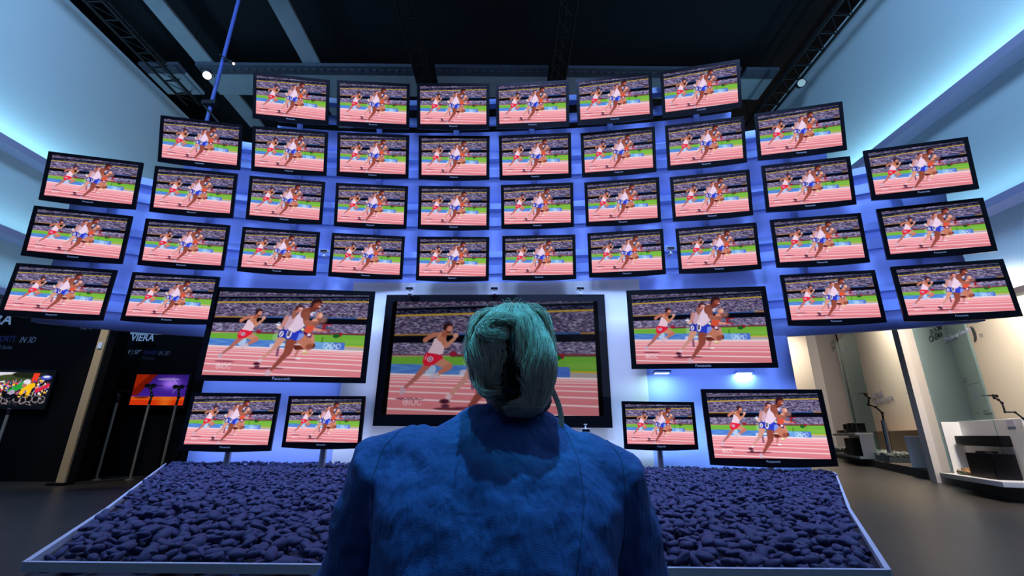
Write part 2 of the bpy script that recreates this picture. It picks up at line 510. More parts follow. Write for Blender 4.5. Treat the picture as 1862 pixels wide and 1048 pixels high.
def screen_mesh(name, im, w, h, m):
    """a flat screen of w x h metres whose picture is stored as a colour at each mesh point"""
    H, W = im.shape[:2]
    xs = (np.arange(W + 1) / W - .5) * w
    zs = (.5 - np.arange(H + 1) / H) * h
    X, Z = np.meshgrid(xs, zs)
    co = np.stack([X.ravel(), np.zeros(X.size), Z.ravel()], 1).astype(np.float32)
    i = (np.arange(H)[:, None] * (W + 1) + np.arange(W)[None, :]).ravel()
    quads = np.stack([i, i + W + 1, i + W + 2, i + 1], 1).astype(np.int32)
    me = bpy.data.meshes.new(name)
    me.vertices.add(len(co))
    me.vertices.foreach_set('co', co.ravel())
    me.loops.add(quads.size)
    me.loops.foreach_set('vertex_index', quads.ravel())
    me.polygons.add(len(quads))
    me.polygons.foreach_set('loop_start', np.arange(0, quads.size, 4, dtype=np.int32))
    me.polygons.foreach_set('loop_total', np.full(len(quads), 4, dtype=np.int32))
    me.update(calc_edges=True)
    pad = np.pad(im, ((0, 1), (0, 1), (0, 0)), mode='edge')
    pad2 = np.pad(im, ((1, 0), (1, 0), (0, 0)), mode='edge')
    v = np.clip((pad + pad2) / 2, 0, 1)
    lin = np.where(v <= .04045, v / 12.92, ((v + .055) / 1.055) ** 2.4)
    a = me.color_attributes.new('picture', 'FLOAT_COLOR', 'POINT')
    a.data.foreach_set('color', np.concatenate([lin.reshape(-1, 3), np.ones((lin.shape[0] * lin.shape[1], 1))], 1).astype(np.float32).ravel())
    me.materials.append(m)
    return me


# ------------------------------------------------------------------ the room
def structure(name, bm, m):
    return tag(obj(name, bm, m), kind='structure')


b = nb(); box(b, 2, 12, -.05, 44, 40, .1); structure('floor', b, M_floor)
b = nb(); box(b, 2, 12, 12.05, 44, 40, .1); structure('ceiling', b, M_ceil)
b = nb(); box(b, 2, 31.9, 6, 44, .2, 12); structure('wall_far', b, M_ceil)
b = nb(); box(b, -11.1, 5, 5.5, .2, 20, 11); structure('wall_left', b, M_pale)
b = nb(); box(b, 8.5, 1.9, 7.1, .2, 15.8, 7.8); box(b, 8.5, 11.4, 7.9, .2, 3.2, 6.2); structure('wall_right', b, M_pale)
for zz, th, px_ in ((6.61, .16, .36), (4.80, .16, .36), (3.58, .14, .36)):
    b = nb(); box(b, -11 + px_ / 2, 5, zz + th / 2, px_, 20, th); structure('trim_1', b, M_rib)
for zz, th, px_ in ((6.88, .17, .36), (4.61, .14, .36), (3.2, .17, .36)):
    b = nb(); box(b, 8.4 - px_ / 2, 1.9 if zz < 4 else 3.6, zz + th / 2, px_, 15.8 if zz < 4 else 19, th); structure('trim_2', b, M_rib)
b = nb(); box(b, -9.0, 12.3, 1.95, 6.4, .15, 3.9); structure('wall_back', b, M_pale)

# pale panels hung under the black ceiling, in rows across and along the hall
def ceiling_panel(cx, cy, sx, sy, z, label, m=M_tile):
    t = thing('ceiling_panel', label, 'ceiling panel', (cx, cy, z), group='panels hung under the ceiling')
    b = nb(); box(b, 0, 0, .04, sx, sy, .08, bev=.01); obj('panel_board', b, m, t)
    for q in (-.35, .35):
        b = nb(); tube(b, (sx * q, 0, .08), (sx * q, 0, 12 - z), .012, n=6)
        obj('hanging_rod', b, M_truss, t)
    return t


for k, yy in enumerate((11.15, 7.6, 4.4)):
    dist = ('beyond the television wall', 'above the front of the television wall', 'nearest overhead')[k]
    for x0, x1, side in ((-10.9, -9.75, 'far left'), (-9.25, -2.95, 'left'), (-2.3, 1.0, 'middle'), (1.55, 6.6, 'right'), (6.75, 7.7, 'far right')):
        ceiling_panel((x0 + x1) / 2, yy, x1 - x0, .85, 11.0, '%s pale ceiling panel of the row %s' % (side, dist))
        b = nb(); box(b, 0, 0, .05, x1 - x0, .34, .1)
        for q in range(int((x1 - x0) / .22)):
            box(b, -(x1 - x0) / 2 + .11 + q * .22, 0, -.01, .1, .10, .03)
        g = obj('ceiling_grille', b, M_grille)
        g.location = ((x0 + x1) / 2, yy - .62, 11.0)
        tag(g, '%s slotted grille in front of the panels %s' % (side, dist), 'grille', 'dark grilles beside the ceiling panels')
for x, lab in ((-9.03, 'long pale ceiling panel running toward the wall, by the left side wall'), (-5.9, 'long pale ceiling panel running toward the wall, left of the middle truss')):
    ceiling_panel(x, 9.7, .5, 7.2, 11.12, lab)


def truss(x, z, y0, y1, label, s=.42):
    t = thing('lighting_truss', label, 'truss', (x, y0, z), group='black lighting trusses under the ceiling')
    L = y1 - y0
    cs = [(-s / 2, 0), (s / 2, 0), (0, s * .8)]
    for cx, cz in cs:
        b = nb(); tube(b, (cx, 0, cz), (cx, L, cz), .035, n=8); obj('chord', b, M_truss, t)
    b = nb(); n = int(L / .5)
    for i in range(n):
        y = i * L / n; y2 = (i + 1) * L / n
        tube(b, (-s / 2, y, 0), (s / 2, y, 0), .02, n=6)
        tube(b, (-s / 2, y, 0), (0, (y + y2) / 2, s * .8), .014, n=6)
        tube(b, (0, (y + y2) / 2, s * .8), (s / 2, y, 0), .014, n=6)
        tube(b, (-s / 2, y, 0), (s / 2, y2, 0), .014, n=6)
    obj('web_bracing', b, M_truss, t)
    for y in (.3, L - .3):
        b = nb(); tube(b, (0, y, s * .8), (0, y, 12 - z), .015, n=6)
        obj('hanging_cable', b, M_truss, t)
    return t


truss(-10.1, 10.7, 1.5, 11.7, 'black lighting truss under the ceiling along the left side wall')
truss(-2.63, 10.7, 1.5, 11.0, 'black lighting truss running toward the wall, left of centre')
truss(1.28, 10.7, 1.5, 11.0, 'black lighting truss running toward the wall, right of centre')
truss(7.75, 10.4, 1.5, 12.6, 'black ladder-like lighting truss beside the right side wall', .5)

# lighting stand with its lamp behind the display wall
t = thing('lighting_pole', 'thin blue pole hanging behind the display wall at the upper left', 'pole', (-6.62, 8.1, 12))
M_polem = mat('pole tinted as blue lit', (.08, .12, .45), .4)  # base colour carries the blue light that falls on the pole
b = nb(); tube(b, (0, 0, -7.2), (0, 0, -.03), .04); obj('pole', b, M_polem, t)
b = nb(); tube(b, (0, 0, -.03), (0, 0, 0), .2, n=24); obj('ceiling_plate', b, M_truss, t)
b = nb(); box(b, 0, -.05, -4.3, .3, .12, .1, bev=.01); tube(b, (-.12, -.05, -4.35), (.3, -.02, -4.8), .02); obj('clamp', b, M_truss, t)


def lamp(loc, d, label, r=.13, glow=30.):
    q = Vector(d).normalized().to_track_quat('-Z', 'Y').to_euler()
    t = thing('stage_spotlight', label, 'spotlight', loc, q)
    b = nb(); tube(b, (0, 0, -.02), (0, 0, .30), r, r * .75, n=24); ball(b, (0, 0, .30), (r * .75, r * .75, r * .6)); obj('lamp_housing', b, M_truss, t, True)
    b = nb(); tube(b, (0, 0, -.035), (0, 0, -.022), r * .82, n=24); obj('lens', b, mat('lit lens', (1, .9, .75), .3, emit=(1., .80, .60), estr=glow), t)
    b = nb(); tube(b, (-r - .03, 0, .1), (-r - .03, 0, .42), .012, n=6); tube(b, (r + .03, 0, .1), (r + .03, 0, .42), .012, n=6); tube(b, (-r - .03, 0, .42), (r + .03, 0, .42), .012, n=6); obj('yoke', b, M_truss, t)
    return t


lamp((-6.68, 7.86, 8.28), (.45, -.5, -.75), 'lit round spotlight clamped on the thin blue pole', .10, 1.6)
lamp((-6.30, 8.0, 8.75), (.7, -.1, -.5), 'small black spotlight with a narrow lit lens above the round one', .035, 1.4)
lamp((7.95, 10.0, 10.2), (-.4, -.8, -.5), 'small dark spotlight hanging from the right truss', .12, .02)

# ------------------------------------------------------------------ the curved display wall
WC = (5.69410035, -0.0742923220, -0.0151761731, -0.000485417227, 0.688971898, -0.0991974921)


def wall_y(x, z):
    z = max(z, 3.0)
    return WC[0] + WC[1] * x + WC[2] * x * x + WC[3] * x ** 4 + WC[4] * z + WC[5] * z * z + .42


def curved_panel(x0, x1, z0, z1, off=0., th=.12, nx=None, nz=None):
    nx = nx or max(1, int((x1 - x0) / .35)); nz = nz or max(1, int((z1 - z0) / .35))
    b = nb(); g = {}
    for s in (0, 1):
        for i in range(nx + 1):
            for j in range(nz + 1):
                x = x0 + (x1 - x0) * i / nx; z = z0 + (z1 - z0) * j / nz
                g[s, i, j] = b.verts.new((x, wall_y(x, z) + off + s * th, z))
    for i in range(nx):
        for j in range(nz):
            b.faces.new([g[0, i, j], g[0, i + 1, j], g[0, i + 1, j + 1], g[0, i, j + 1]])
            b.faces.new([g[1, i, j], g[1, i, j + 1], g[1, i + 1, j + 1], g[1, i + 1, j]])
    for i in range(nx):
        for j in (0, nz):
            b.faces.new([g[0, i, j], g[1, i, j], g[1, i + 1, j], g[0, i + 1, j]])
    for j in range(nz):
        for i in (0, nx):
            b.faces.new([g[0, i, j], g[0, i, j + 1], g[1, i, j + 1], g[1, i, j]])
    return b


dw = thing('display_wall', 'tall curved blue wall with stepped top that carries the televisions', 'display wall', (0, 6.9, 0))
dw_off = Vector((0, -6.9, 0))
def dpart(name, b, m, smooth=False):
    o = obj(name, b, m, dw, smooth); o.location = dw_off; return o
dpart('wall_panel', curved_panel(-6.72, 6.10, 2.34, 4.82), M_wallblue, True)
dpart('wall_panel', curved_panel(-5.53, 4.92, 4.82, 5.68), M_wallblue, True)
dpart('wall_panel', curved_panel(-4.13, 3.60, 5.68, 6.00), M_wallblue, True)
dpart('wall_panel', curved_panel(-4.75, 4.12, 0.0, 2.34), M_wallblue, True)
# the flat pale centre panel, standing a little in front
b = nb(); pts = [(-2.72, wall_y(-2.72, 2) - .05), (-1.2, wall_y(-1.2, 2) - .05), (.6, wall_y(.6, 2) - .05), (2.1, wall_y(2.1, 2) - .05)]
slab(b, pts + [(x, y + .06) for x, y in pts[::-1]], 0.0, 3.36); dpart('centre_panel', b, M_panel)
# horizontal rails behind each row and upright posts behind each column
def rail(x0, x1, z, zt, off=-.14, h=.11, d=.12, name='rail', m=None):
    b = nb(); n = int((x1 - x0) / .5); pr = None
    prof = [(0, 0), (0, h), (d, h), (d, 0)]
    for i in range(n + 1):
        x = x0 + (x1 - x0) * i / n; y = wall_y(x, zt) + off
        vs = [b.verts.new((x, y + dy, z + dz)) for dy, dz in prof]
        if pr:
            for k in range(4):
                b.faces.new((pr[k], pr[(k + 1) % 4], vs[(k + 1) % 4], vs[k]))
        else:
            b.faces.new(vs)
        pr = vs
    b.faces.new(pr[::-1])
    return dpart(name, b, m or M_rail)
for z, x0, x1 in ((6.33, -4.1, 3.55), (5.50, -5.5, 4.9), (4.66, -6.7, 6.08), (3.80, -6.7, 6.08), (2.86, -6.7, -4.3), (2.86, 3.7, 6.08)):
    rail(x0, x1, z, z)
    rail(x0, x1, z - .27, z - .2, off=-.06, h=.16, d=.05, name='cable_tray')
TV = [
 ('t1_1',-3.726,6.160,6.224,0.1368,0.3913),
 ('t1_2',-2.369,6.234,6.185,0.0605,0.3821),
 ('t1_3',-1.010,6.174,6.120,-0.0077,0.3732),
 ('t1_4',0.308,6.106,6.108,-0.0765,0.3353),
 ('t1_5',1.636,5.981,6.131,-0.1465,0.3137),
 ('t1_6',3.018,5.881,6.255,-0.2263,0.3591),
 ('t2_1',-5.074,6.198,5.366,0.1872,0.3230),
 ('t2_2',-3.758,6.460,5.409,0.1177,0.3376),
 ('t2_3',-2.393,6.576,5.418,0.0564,0.3337),
 ('t2_4',-1.009,6.575,5.390,-0.0023,0.3334),
 ('t2_5',0.366,6.465,5.351,-0.0801,0.3534),
 ('t2_6',1.742,6.376,5.388,-0.1583,0.3100),
 ('t2_7',3.110,6.166,5.419,-0.2082,0.2916),
 ('t2_8',4.370,5.750,5.351,-0.2459,0.2618),
 ('t3_1',-6.276,5.873,4.456,0.2314,0.1729),
 ('t3_2',-5.098,6.352,4.551,0.1714,0.2138),
 ('t3_3',-3.824,6.732,4.632,0.1461,0.2241),
 ('t3_4',-2.408,6.823,4.588,0.0754,0.2479),
 ('t3_5',-0.999,6.812,4.562,0.0044,0.2438),
 ('t3_6',0.407,6.685,4.546,-0.0835,0.2636),
 ('t3_7',1.807,6.592,4.579,-0.1541,0.2684),
 ('t3_8',3.188,6.393,4.596,-0.2059,0.2218),
 ('t3_9',4.452,5.936,4.540,-0.2294,0.1859),
 ('t3_10',5.583,5.331,4.429,-0.2800,0.1459),
 ('t4_1',-6.315,5.976,3.615,0.2594,0.1083),
 ('t4_2',-5.146,6.494,3.703,0.1816,0.1406),
 ('t4_3',-3.841,6.844,3.748,0.1517,0.1570),
 ('t4_4',-2.445,7.015,3.746,0.1040,0.1599),
 ('t4_5',-0.991,6.947,3.689,-0.0093,0.1751),
 ('t4_6',0.438,6.862,3.691,-0.0712,0.1795),
 ('t4_7',1.848,6.752,3.730,-0.1659,0.1773),
 ('t4_8',3.240,6.527,3.735,-0.2089,0.1517),
 ('t4_9',4.470,5.992,3.644,-0.2045,0.0963),
 ('t4_10',5.711,5.501,3.604,-0.2894,0.0904),
 ('t5_1',-6.294,5.957,2.744,0.2155,0.0037),
 ('t5_2',-5.111,6.457,2.812,0.1634,0.0393),
 ('t5_3',4.469,5.985,2.765,-0.2025,0.0385),
 ('t5_4',5.605,5.397,2.698,-0.2577,0.0043),
 ('b_1',-3.374,6.677,2.320,0.0663,-0.0021),
 ('b_2',-0.287,7.043,2.070,-0.0367,-0.0255),
 ('b_3',2.790,6.522,2.437,-0.1368,0.0286),
 ('s_1',-3.783,6.318,1.047,0.0179,-0.0253),
 ('s_2',-2.372,5.937,1.044,-0.0727,0.0228),
 ('s_3',2.056,6.459,1.048,0.0314,0.0328),
 ('s_4',3.314,6.049,1.040,-0.0520,-0.0261),
]
cols = {}
for n, x, y, z, yw, tl in TV:
    if n[0] == 't':
        cols.setdefault(round(x / 1.38 + 7), []).append((x, y, z))
for k, v in cols.items():
    v.sort(key=lambda a: a[2]); b = nb()
    for (xa, ya, za), (xb, yb, zb) in zip(v[:-1], v[1:]):
        n = 4
        for i in range(n):
            f0, f1 = i / n, (i + 1) / n
            X0, X1 = xa + (xb - xa) * f0, xa + (xb - xa) * f1
            Z0, Z1 = za + (zb - za) * f0, za + (zb - za) * f1
            tube(b, (X0, wall_y(X0, Z0) - .06, Z0), (X1, wall_y(X1, Z1) - .06, Z1), .05, n=8)
    if len(b.verts):
        dpart('post', b, M_rail)

# blue back lighting hidden behind every row, facing the wall
def back_light(x0, x1, z, hgt, watt, off=-.22, col=BLUE):
    n = max(1, round((x1 - x0) / 1.6))
    for i in range(n):
        a, c = x0 + (x1 - x0) * i / n, x0 + (x1 - x0) * (i + 1) / n
        ya, yc = wall_y(a, z), wall_y(c, z); m_ = Vector(((a + c) / 2, (ya + yc) / 2 + off, z))
        dz = wall_y(m_.x, z + .2) - wall_y(m_.x, z - .2)
        nrm = Vector((-(yc - ya), (c - a), 0)).normalized() + Vector((0, 0, -dz / .4))
        L_ = math.hypot(c - a, yc - ya)
        area('back_light', m_, m_ + nrm, col, watt * L_ * hgt, L_, hgt)


for z, x0, x1 in ((5.40, -5.5, 4.9), (4.58, -6.6, 6.0), (3.72, -6.6, 6.0), (2.80, -6.6, 6.0)):
    back_light(x0, x1, z, .62, 3.1)
back_light(-4.1, 3.5, 5.93, .12, 3.1)
back_light(-4.7, -2.8, 1.9, .9, 3.2); back_light(2.2, 4.0, 1.9, .9, 3.2)
back_light(-2.6, 2.0, 2.1, 1.3, 1.6, -.18, (.50, .58, 1.0))
back_light(-4.7, -2.5, .85, .5, 3.8, -.24, (.5, .6, 1.0)); back_light(2.0, 4.05, .85, .5, 4.0, -.24, (.42, .68, 1.0)); back_light(-2.5, 2.0, .8, .4, 2.4, -.24, (.5, .6, 1.0))

# ------------------------------------------------------------------ televisions
IM_SMALL = race_picture(256, 144, 2)
IM_BIG = race_picture(400, 225, 2)
IM_LATE = race_picture(420, 236, 2, True, 5)
M_scr = mat_screen('lit screen', 1.05)
M_scr_big = mat_screen('lit screen of the large sets', .86)
M_scr_mid = mat_screen('lit screen of the middle set', .52)
M_led = mat('small lit indicator', (.8, .9, 1), .3, emit=(.7, .85, 1), estr=1.5)


def tv_meshes(w, h, bs, bt, bb, bow, depth, im, ms, sw=None):
    sw = sw or w
    fr = nb()
    n = 12
    L, R, T, B = -w / 2 - bs, w / 2 + bs, h / 2 + bt, -h / 2 - bb
    outer = [(L, T), (R, T)] + [(R + (L - R) * i / n, B - bow * math.sin(math.pi * i / n)) for i in range(n + 1)]
    # ring front face around the screen opening
    y0 = 0.
    ov = [fr.verts.new((x, y0, z)) for x, z in outer]
    inn = [(-w / 2, h / 2), (w / 2, h / 2), (w / 2, -h / 2), (-w / 2, -h / 2)]
    iv = [fr.verts.new((x, y0, z)) for x, z in inn]
    ir = [fr.verts.new((x, y0 + .012, z)) for x, z in inn]
    fr.faces.new((ov[0], ov[1], iv[1], iv[0]))
    fr.faces.new((ov[1], ov[2], iv[2], iv[1]))
    m = 2 + n // 2
    fr.faces.new([iv[2], ov[2]] + ov[3:m + 1])
    fr.faces.new([iv[3], iv[2]] + [ov[m]])
    fr.faces.new([iv[3]] + ov[m:])
    fr.faces.new((iv[3], ov[-1], ov[0], iv[0]))
    for i in range(4):
        fr.faces.new((iv[i], iv[(i + 1) % 4], ir[(i + 1) % 4], ir[i]))
    k = len(outer)
    bv = [fr.verts.new((x * .995, y0 + .035, z * .995)) for x, z in outer]
    for i in range(k):
        fr.faces.new((ov[i], ov[(i + 1) % k], bv[(i + 1) % k], bv[i]))
    bk = nb()
    box(bk, 0, .035 + depth * .25, 0, (w + bs) * 1.0, depth * .5, h * 1.0, bev=.01)
    box(bk, 0, .035 + depth * .72, -.02, w * .7, depth * .55, h * .66, bev=.02)
    fm = bpy.data.meshes.new('frame'); bmesh.ops.recalc_face_normals(fr, faces=fr.faces); fr.to_mesh(fm); fr.free(); fm.materials.append(M_black)
    bm_ = bpy.data.meshes.new('back_cover'); bmesh.ops.recalc_face_normals(bk, faces=bk.faces); bk.to_mesh(bm_); bk.free(); bm_.materials.append(M_case)
    return dict(fm=fm, bm=bm_, sm=screen_mesh('screen', im, w, h, ms), h=h, bb=bb, w=w, depth=depth)


def make_tv(d, label, group, name='television'):
    t = thing(name, label, 'television', group=group)
    obj('frame', d['fm'], None, t)
    obj('back_cover', d['bm'], None, t)
    s = obj('screen', d['sm'], None, t); s.location = (0, .008, 0)
    letters('brand_lettering', 'Panasonic', .028 * d['w'] + .004, (0, -.0012, -d['h'] / 2 - d['bb'] * .45), (0, 0, 0), M_logo, t, .0008, 0, .0003)
    b = nb(); dd = .035 + d['depth']
    box(b, 0, dd + .03, 0, .34, .06, .30, bev=.005); box(b, 0, dd + .09, .0, .1, .10, .12); obj('wall_bracket', b, M_rail, t)
    return t


def pad_im(im, fx):
    H, W = im.shape[:2]; n = int(W * fx)
    return np.pad(im, ((0, 0), (n, n), (0, 0)), constant_values=.02)


D50 = tv_meshes(1.106, .622, .052, .048, .075, .02, .07, IM_SMALL, M_scr)
D42 = tv_meshes(.93, .523, .045, .042, .065, .018, .07, IM_SMALL, M_scr)
D65 = tv_meshes(1.435, .807, .066, .052, .085, .022, .08, IM_BIG, M_scr)
D85 = tv_meshes(1.889, 1.063, .075, .075, .075, .0, .08, IM_BIG, M_scr_big)
D103 = tv_meshes(2.269, 1.276, .085, .07, .085, .0, .08, IM_BIG, M_scr_big)
D152 = tv_meshes(3.36, 1.80, .12, .12, .17, .0, .08, pad_im(IM_LATE, .022), M_scr_mid)
ordw = ['first', 'second', 'third', 'fourth', 'fifth', 'sixth', 'seventh', 'eighth', 'ninth', 'tenth']
rowname = {'1': 'top row', '2': 'second row from the top', '3': 'third row from the top', '4': 'fourth row from the top'}
special = {
 't5_1': ('television at the left end below the four long rows', D50), 't5_2': ('television below the rows, overlapping the upper left corner of a large one', D50),
 't5_3': ('television below the rows, just right of the right large one', D50), 't5_4': ('lowest television at the far right, above the pale glass bays', D50),
 'b_1': ('large television left of the centre one, runners in colour', D103), 'b_2': ('very large centre television partly hidden by the seated visitor', D152),
 'b_3': ('large television right of the centre one', D85),
 's_1': ('television on a steel stand at the left end of the pebble bed', D50), 's_2': ('small television on a steel stand left of the seated visitor', D42),
 's_3': ('small television on a steel stand right of the seated visitor', D42), 's_4': ('wide television on a steel stand at the right end of the pebble bed', D65)}
first = None
for n, x, y, z, yw, tl in TV:
    if n in special:
        lab, d = special[n]
        t = make_tv(d, lab, None)
        t['group'] = {'t': 'televisions mounted on the curved wall', 'b': 'large televisions on the wall', 's': 'televisions on stands in the pebble bed'}[n[0]]
    else:
        r, c = n[1:].split('_'); c = int(c)
        cnt = {'1': 6, '2': 8, '3': 10, '4': 10}[r]
        pos = 'leftmost' if c == 1 else 'rightmost' if c == cnt else ordw[c - 1] + ' from left' if c <= cnt / 2 else ordw[cnt - c] + ' from right'
        lab = 'television showing the sprinters, %s in the %s' % (pos, rowname[r])
        if first is None:
            first = make_tv(D50, lab, 'televisions mounted on the curved wall'); t = first
        else:
            t = copy_tree(first); t['label'] = lab
    t.location = (x, y, z)
    t.rotation_euler = (tl, 0, yw)
    if n[0] == 's':
        for c in [c for c in t.children if c.name.startswith('wall_bracket')]:
            bpy.data.objects.remove(c)
        st = nb(); hh = d['h']; zb = -(z - .44)
        tube(st, (0, .10, -hh * .2), (0, .10, zb), .042, n=20); tube(st, (-.10, .13, -hh * .2), (-.10, .13, -hh * .3), .02)
        so = obj('stand', st, M_chrome, t); so.rotation_euler = (-tl, 0, 0)
        sb = nb(); tube(sb, (0, .10, zb), (0, .10, zb + .02), .16, n=28); so2 = obj('stand_base', sb, M_chrome, t); so2.rotation_euler = (-tl, 0, 0)

# ------------------------------------------------------------------ pebble bed in front of the wall
GZ = .44
bed = [(x, wall_y(x, 0) - .09) for x in (4.3, 3.2, 2.1, .6, -1.2, -2.7, -3.8, -4.94)] + [ (-2.42, 2.98), (-1.70, 1.80), (1.33, 1.80), (2.2, 3.2), (4.18, 6.2)]
b = nb(); slab(b, bed, 0, GZ - .03)
pl = thing('pebble_bed_plinth', 'low dark plinth with thin pale metal edge holding the pebble bed', 'plinth')
obj('plinth_body', b, mat('dark plinth', (.03, .03, .05), .6), pl)
b = nb()
for (xa, ya), (xb, yb) in zip(bed[7:], bed[8:] + bed[:1]):
    d = Vector((xb - xa, yb - ya, 0)); L = d.length; ang = math.atan2(d.y, d.x)
    box(b, (xa + xb) / 2, (ya + yb) / 2, GZ + .005, L, .018, .03, rot=Matrix.Rotation(ang, 3, 'Z'))
obj('edge_trim', b, M_edge, pl)


def inside(x, y, poly):
    c = False
    for i in range(len(poly)):
        x0, y0 = poly[i]; x1, y1 = poly[(i + 1) % len(poly)]
        if (y0 > y) != (y1 > y) and x < x0 + (y - y0) * (x1 - x0) / (y1 - y0):
            c = not c
    return c


def pebbles(name, poly, z, n, r0, r1, m, seed=1, layers=2, holes=()):
    rng = np.random.RandomState(seed)
    tb = bmesh.new(); bmesh.ops.create_icosphere(tb, subdivisions=2, radius=1.0)
    V = np.array([v.co[:] for v in tb.verts]); Fc = np.array([[v.index for v in f.verts] for f in tb.faces]); tb.free()
    tb = bmesh.new(); bmesh.ops.create_icosphere(tb, subdivisions=1, radius=1.0)
    V1 = np.array([v.co[:] for v in tb.verts]); F1 = np.array([[v.index for v in f.verts] for f in tb.faces]); tb.free()
    xs = [p[0] for p in poly]; ys = [p[1] for p in poly]
    P = []
    while len(P) < n:
        x, y = rng.uniform(min(xs), max(xs)), rng.uniform(min(ys), max(ys))
        if inside(x, y, poly) and all(math.hypot(x - hx, y - hy) > hr for hx, hy, hr in holes):
            P.append((x, y))
    co = []; fa = []; nv = 0; VV, FF = V, Fc
    for i, (x, y) in enumerate(P):
        V, Fc = (VV, FF) if y < 4.2 or n < 5000 else (V1, F1)
        r = rng.uniform(r0, r1)
        s = np.array([r * rng.uniform(.9, 1.5), r * rng.uniform(.7, 1.0), r * rng.uniform(.4, .65)])
        E = Euler((rng.normal(0, .35), rng.normal(0, .35), rng.uniform(0, 6.28))).to_matrix()
        v = (V + .10 * np.sin(V[:, [1, 2, 0]] * rng.uniform(1.5, 3) + rng.uniform(0, 6, 3))) * s
        v = v @ np.array(E).T + np.array([x, y, z + rng.uniform(-.01, .03) * layers])
        co.append(v); fa.append(Fc + nv); nv += len(V)
    co = np.concatenate(co).astype(np.float32); fa = np.concatenate(fa).astype(np.int32)
    me = bpy.data.meshes.new(name)
    me.vertices.add(len(co)); me.vertices.foreach_set('co', co.ravel())
    me.loops.add(fa.size); me.loops.foreach_set('vertex_index', fa.ravel())
    me.polygons.add(len(fa)); me.polygons.foreach_set('loop_start', np.arange(0, fa.size, 3, dtype=np.int32))
    me.polygons.foreach_set('loop_total', np.full(len(fa), 3, dtype=np.int32))
    me.polygons.foreach_set('use_smooth', np.ones(len(fa), dtype=bool))
    me.update(calc_edges=True)
    return obj(name, me, m)


holes = [(x, y + .1, .07) for n, x, y, z, yw, tl in TV if n[0] == 's']
inner = [(x, wall_y(x, 0) - .13) for x in (4.2, 3.2, 2.1, .6, -1.2, -2.7, -3.8, -4.85)] + [ (-2.385, 3.0), (-1.665, 1.84), (1.30, 1.84), (2.165, 3.2), (4.15, 6.2)]
pb = pebbles('pebbles', inner, GZ - .02, 26000, .016, .034, M_pebble, holes=holes)
tag(pb, 'bed of dark rounded pebbles below the television wall', 'pebbles', kind='stuff')

# small sensor boxes on brackets around the centre set and between the rows
def emitter(loc, label, up=True):
    t = thing('infrared_emitter', label, 'sensor', loc, group='small sensor boxes on the display wall')
    b = nb(); box(b, 0, 0, 0, .13, .05, .045, bev=.004); obj('emitter_case', b, M_white, t)
    b = nb(); box(b, 0, -.027, 0, .115, .006, .03); obj('dark_window', b, M_black, t)
    s = -1 if up else 1
    b = nb(); box(b, .0, .01, s * .055, .02, .02, .07); box(b, .0, .07, s * .085, .05, .16, .012); obj('bracket', b, M_white, t)
for p, lab in (((745, 525), 'white sensor box above the left end of the very large centre television'), ((899, 525), 'white sensor box above the middle of the very large centre television'), ((1055, 525), 'white sensor box above the right end of the very large centre television')):
    q = at_y(*p, 6.98); emitter(q, lab)
q = at_y(1065, 783, 6.95); emitter(q, 'white sensor box under the right end of the very large centre television', False)
q = at_y(590, 457, 6.9); emitter(q, 'dark sensor box in the fourth row of televisions, left half of the wall')
q = at_y(1219, 452, 6.6); emitter(q, 'dark sensor box in the fourth row of televisions, right half of the wall')
# ledge lights under the right large set
for px, lab in ((1203, 'left'), (1352, 'right')):
    q = at_y(px, 677, 6.75)
    t = thing('ledge_light', '%s small ledge light under the large television right of centre' % lab, 'light', q, (0, 0, -.13), group='ledge lights under the right large set')
    b = nb(); box(b, 0, 0, 0, .24, .22, .035, bev=.004); obj('light_case', b, M_rail, t)
    b = nb(); box(b, 0, 0, -.021, .2, .12, .006); obj('diffuser', b, mat('lit diffuser', (1, 1, 1), .5, emit=(.5, .85, 1), estr=3.), t)
    a = area('ledge_light_glow', q + Vector((0, .0, -.03)), q + Vector((0, .1, -1)), (.5, .9, 1), 4, .2, .1)

# ------------------------------------------------------------------ black booths on the left
def booth_sign(s, px, py, y, size, m, par, shear=.0, bold=0., xs=.72, name='sign_lettering'):
    q = at_y(px, py, y)
    return letters(name, s, size, q - par.location, (0, 0, 0), m, par, .003, shear, bold, xs)


t = thing('black_booth', 'black exhibition booth at the far left with its own small screen', 'booth', (-10.6, 8.9, 0))
b = nb(); box(b, 0, .15, 1.6, 5.3, .3, 3.2); obj('booth_panel', b, M_booth, t)
booth_sign('VIERA', -14, 582, 8.72, .30, M_letter, t, .1, .006, 1.0)
booth_sign('SPORTS', 8, 617, 8.72, .17, M_letter_dim, t, .2)
booth_sign('IN 3D', 50, 619, 8.72, .17, mat('dim lettering', (.25, .25, .3), .5), t, .2)
booth_sign('VT20 Series', 3, 632, 8.72, .12, mat('dim small lettering', (.10, .10, .13), .5), t, .2)
booth_sign('FULL HD', 157, 597, 8.72, .09, mat('faint lettering', (.2, .2, .24), .5), t, .2)
t2 = thing('black_booth', 'black exhibition booth with an orange and violet screen, left of the wall', 'booth', (-7.6, 10.1, 0))
b = nb(); box(b, .0, .15, 1.5, 3.9, .3, 3.0); obj('booth_panel', b, M_booth, t2)
booth_sign('VIERA', 259, 615, 9.93, .22, M_letter, t2, .1, .004, .9)
booth_sign('V | 50"', 243, 641, 9.93, .14, mat('dim lettering', (.5, .5, .55), .5), t2, .3)
booth_sign('MOVIES', 273, 642, 9.93, .12, M_letter_dim, t2, .2)
booth_sign('IN 3D', 298, 643, 9.93, .14, mat('dim lettering', (.16, .16, .22), .5), t2, .2)
booth_sign('VT20 Series', 269, 652, 9.93, .08, mat('dim small lettering', (.07, .07, .09), .5), t2, .2)


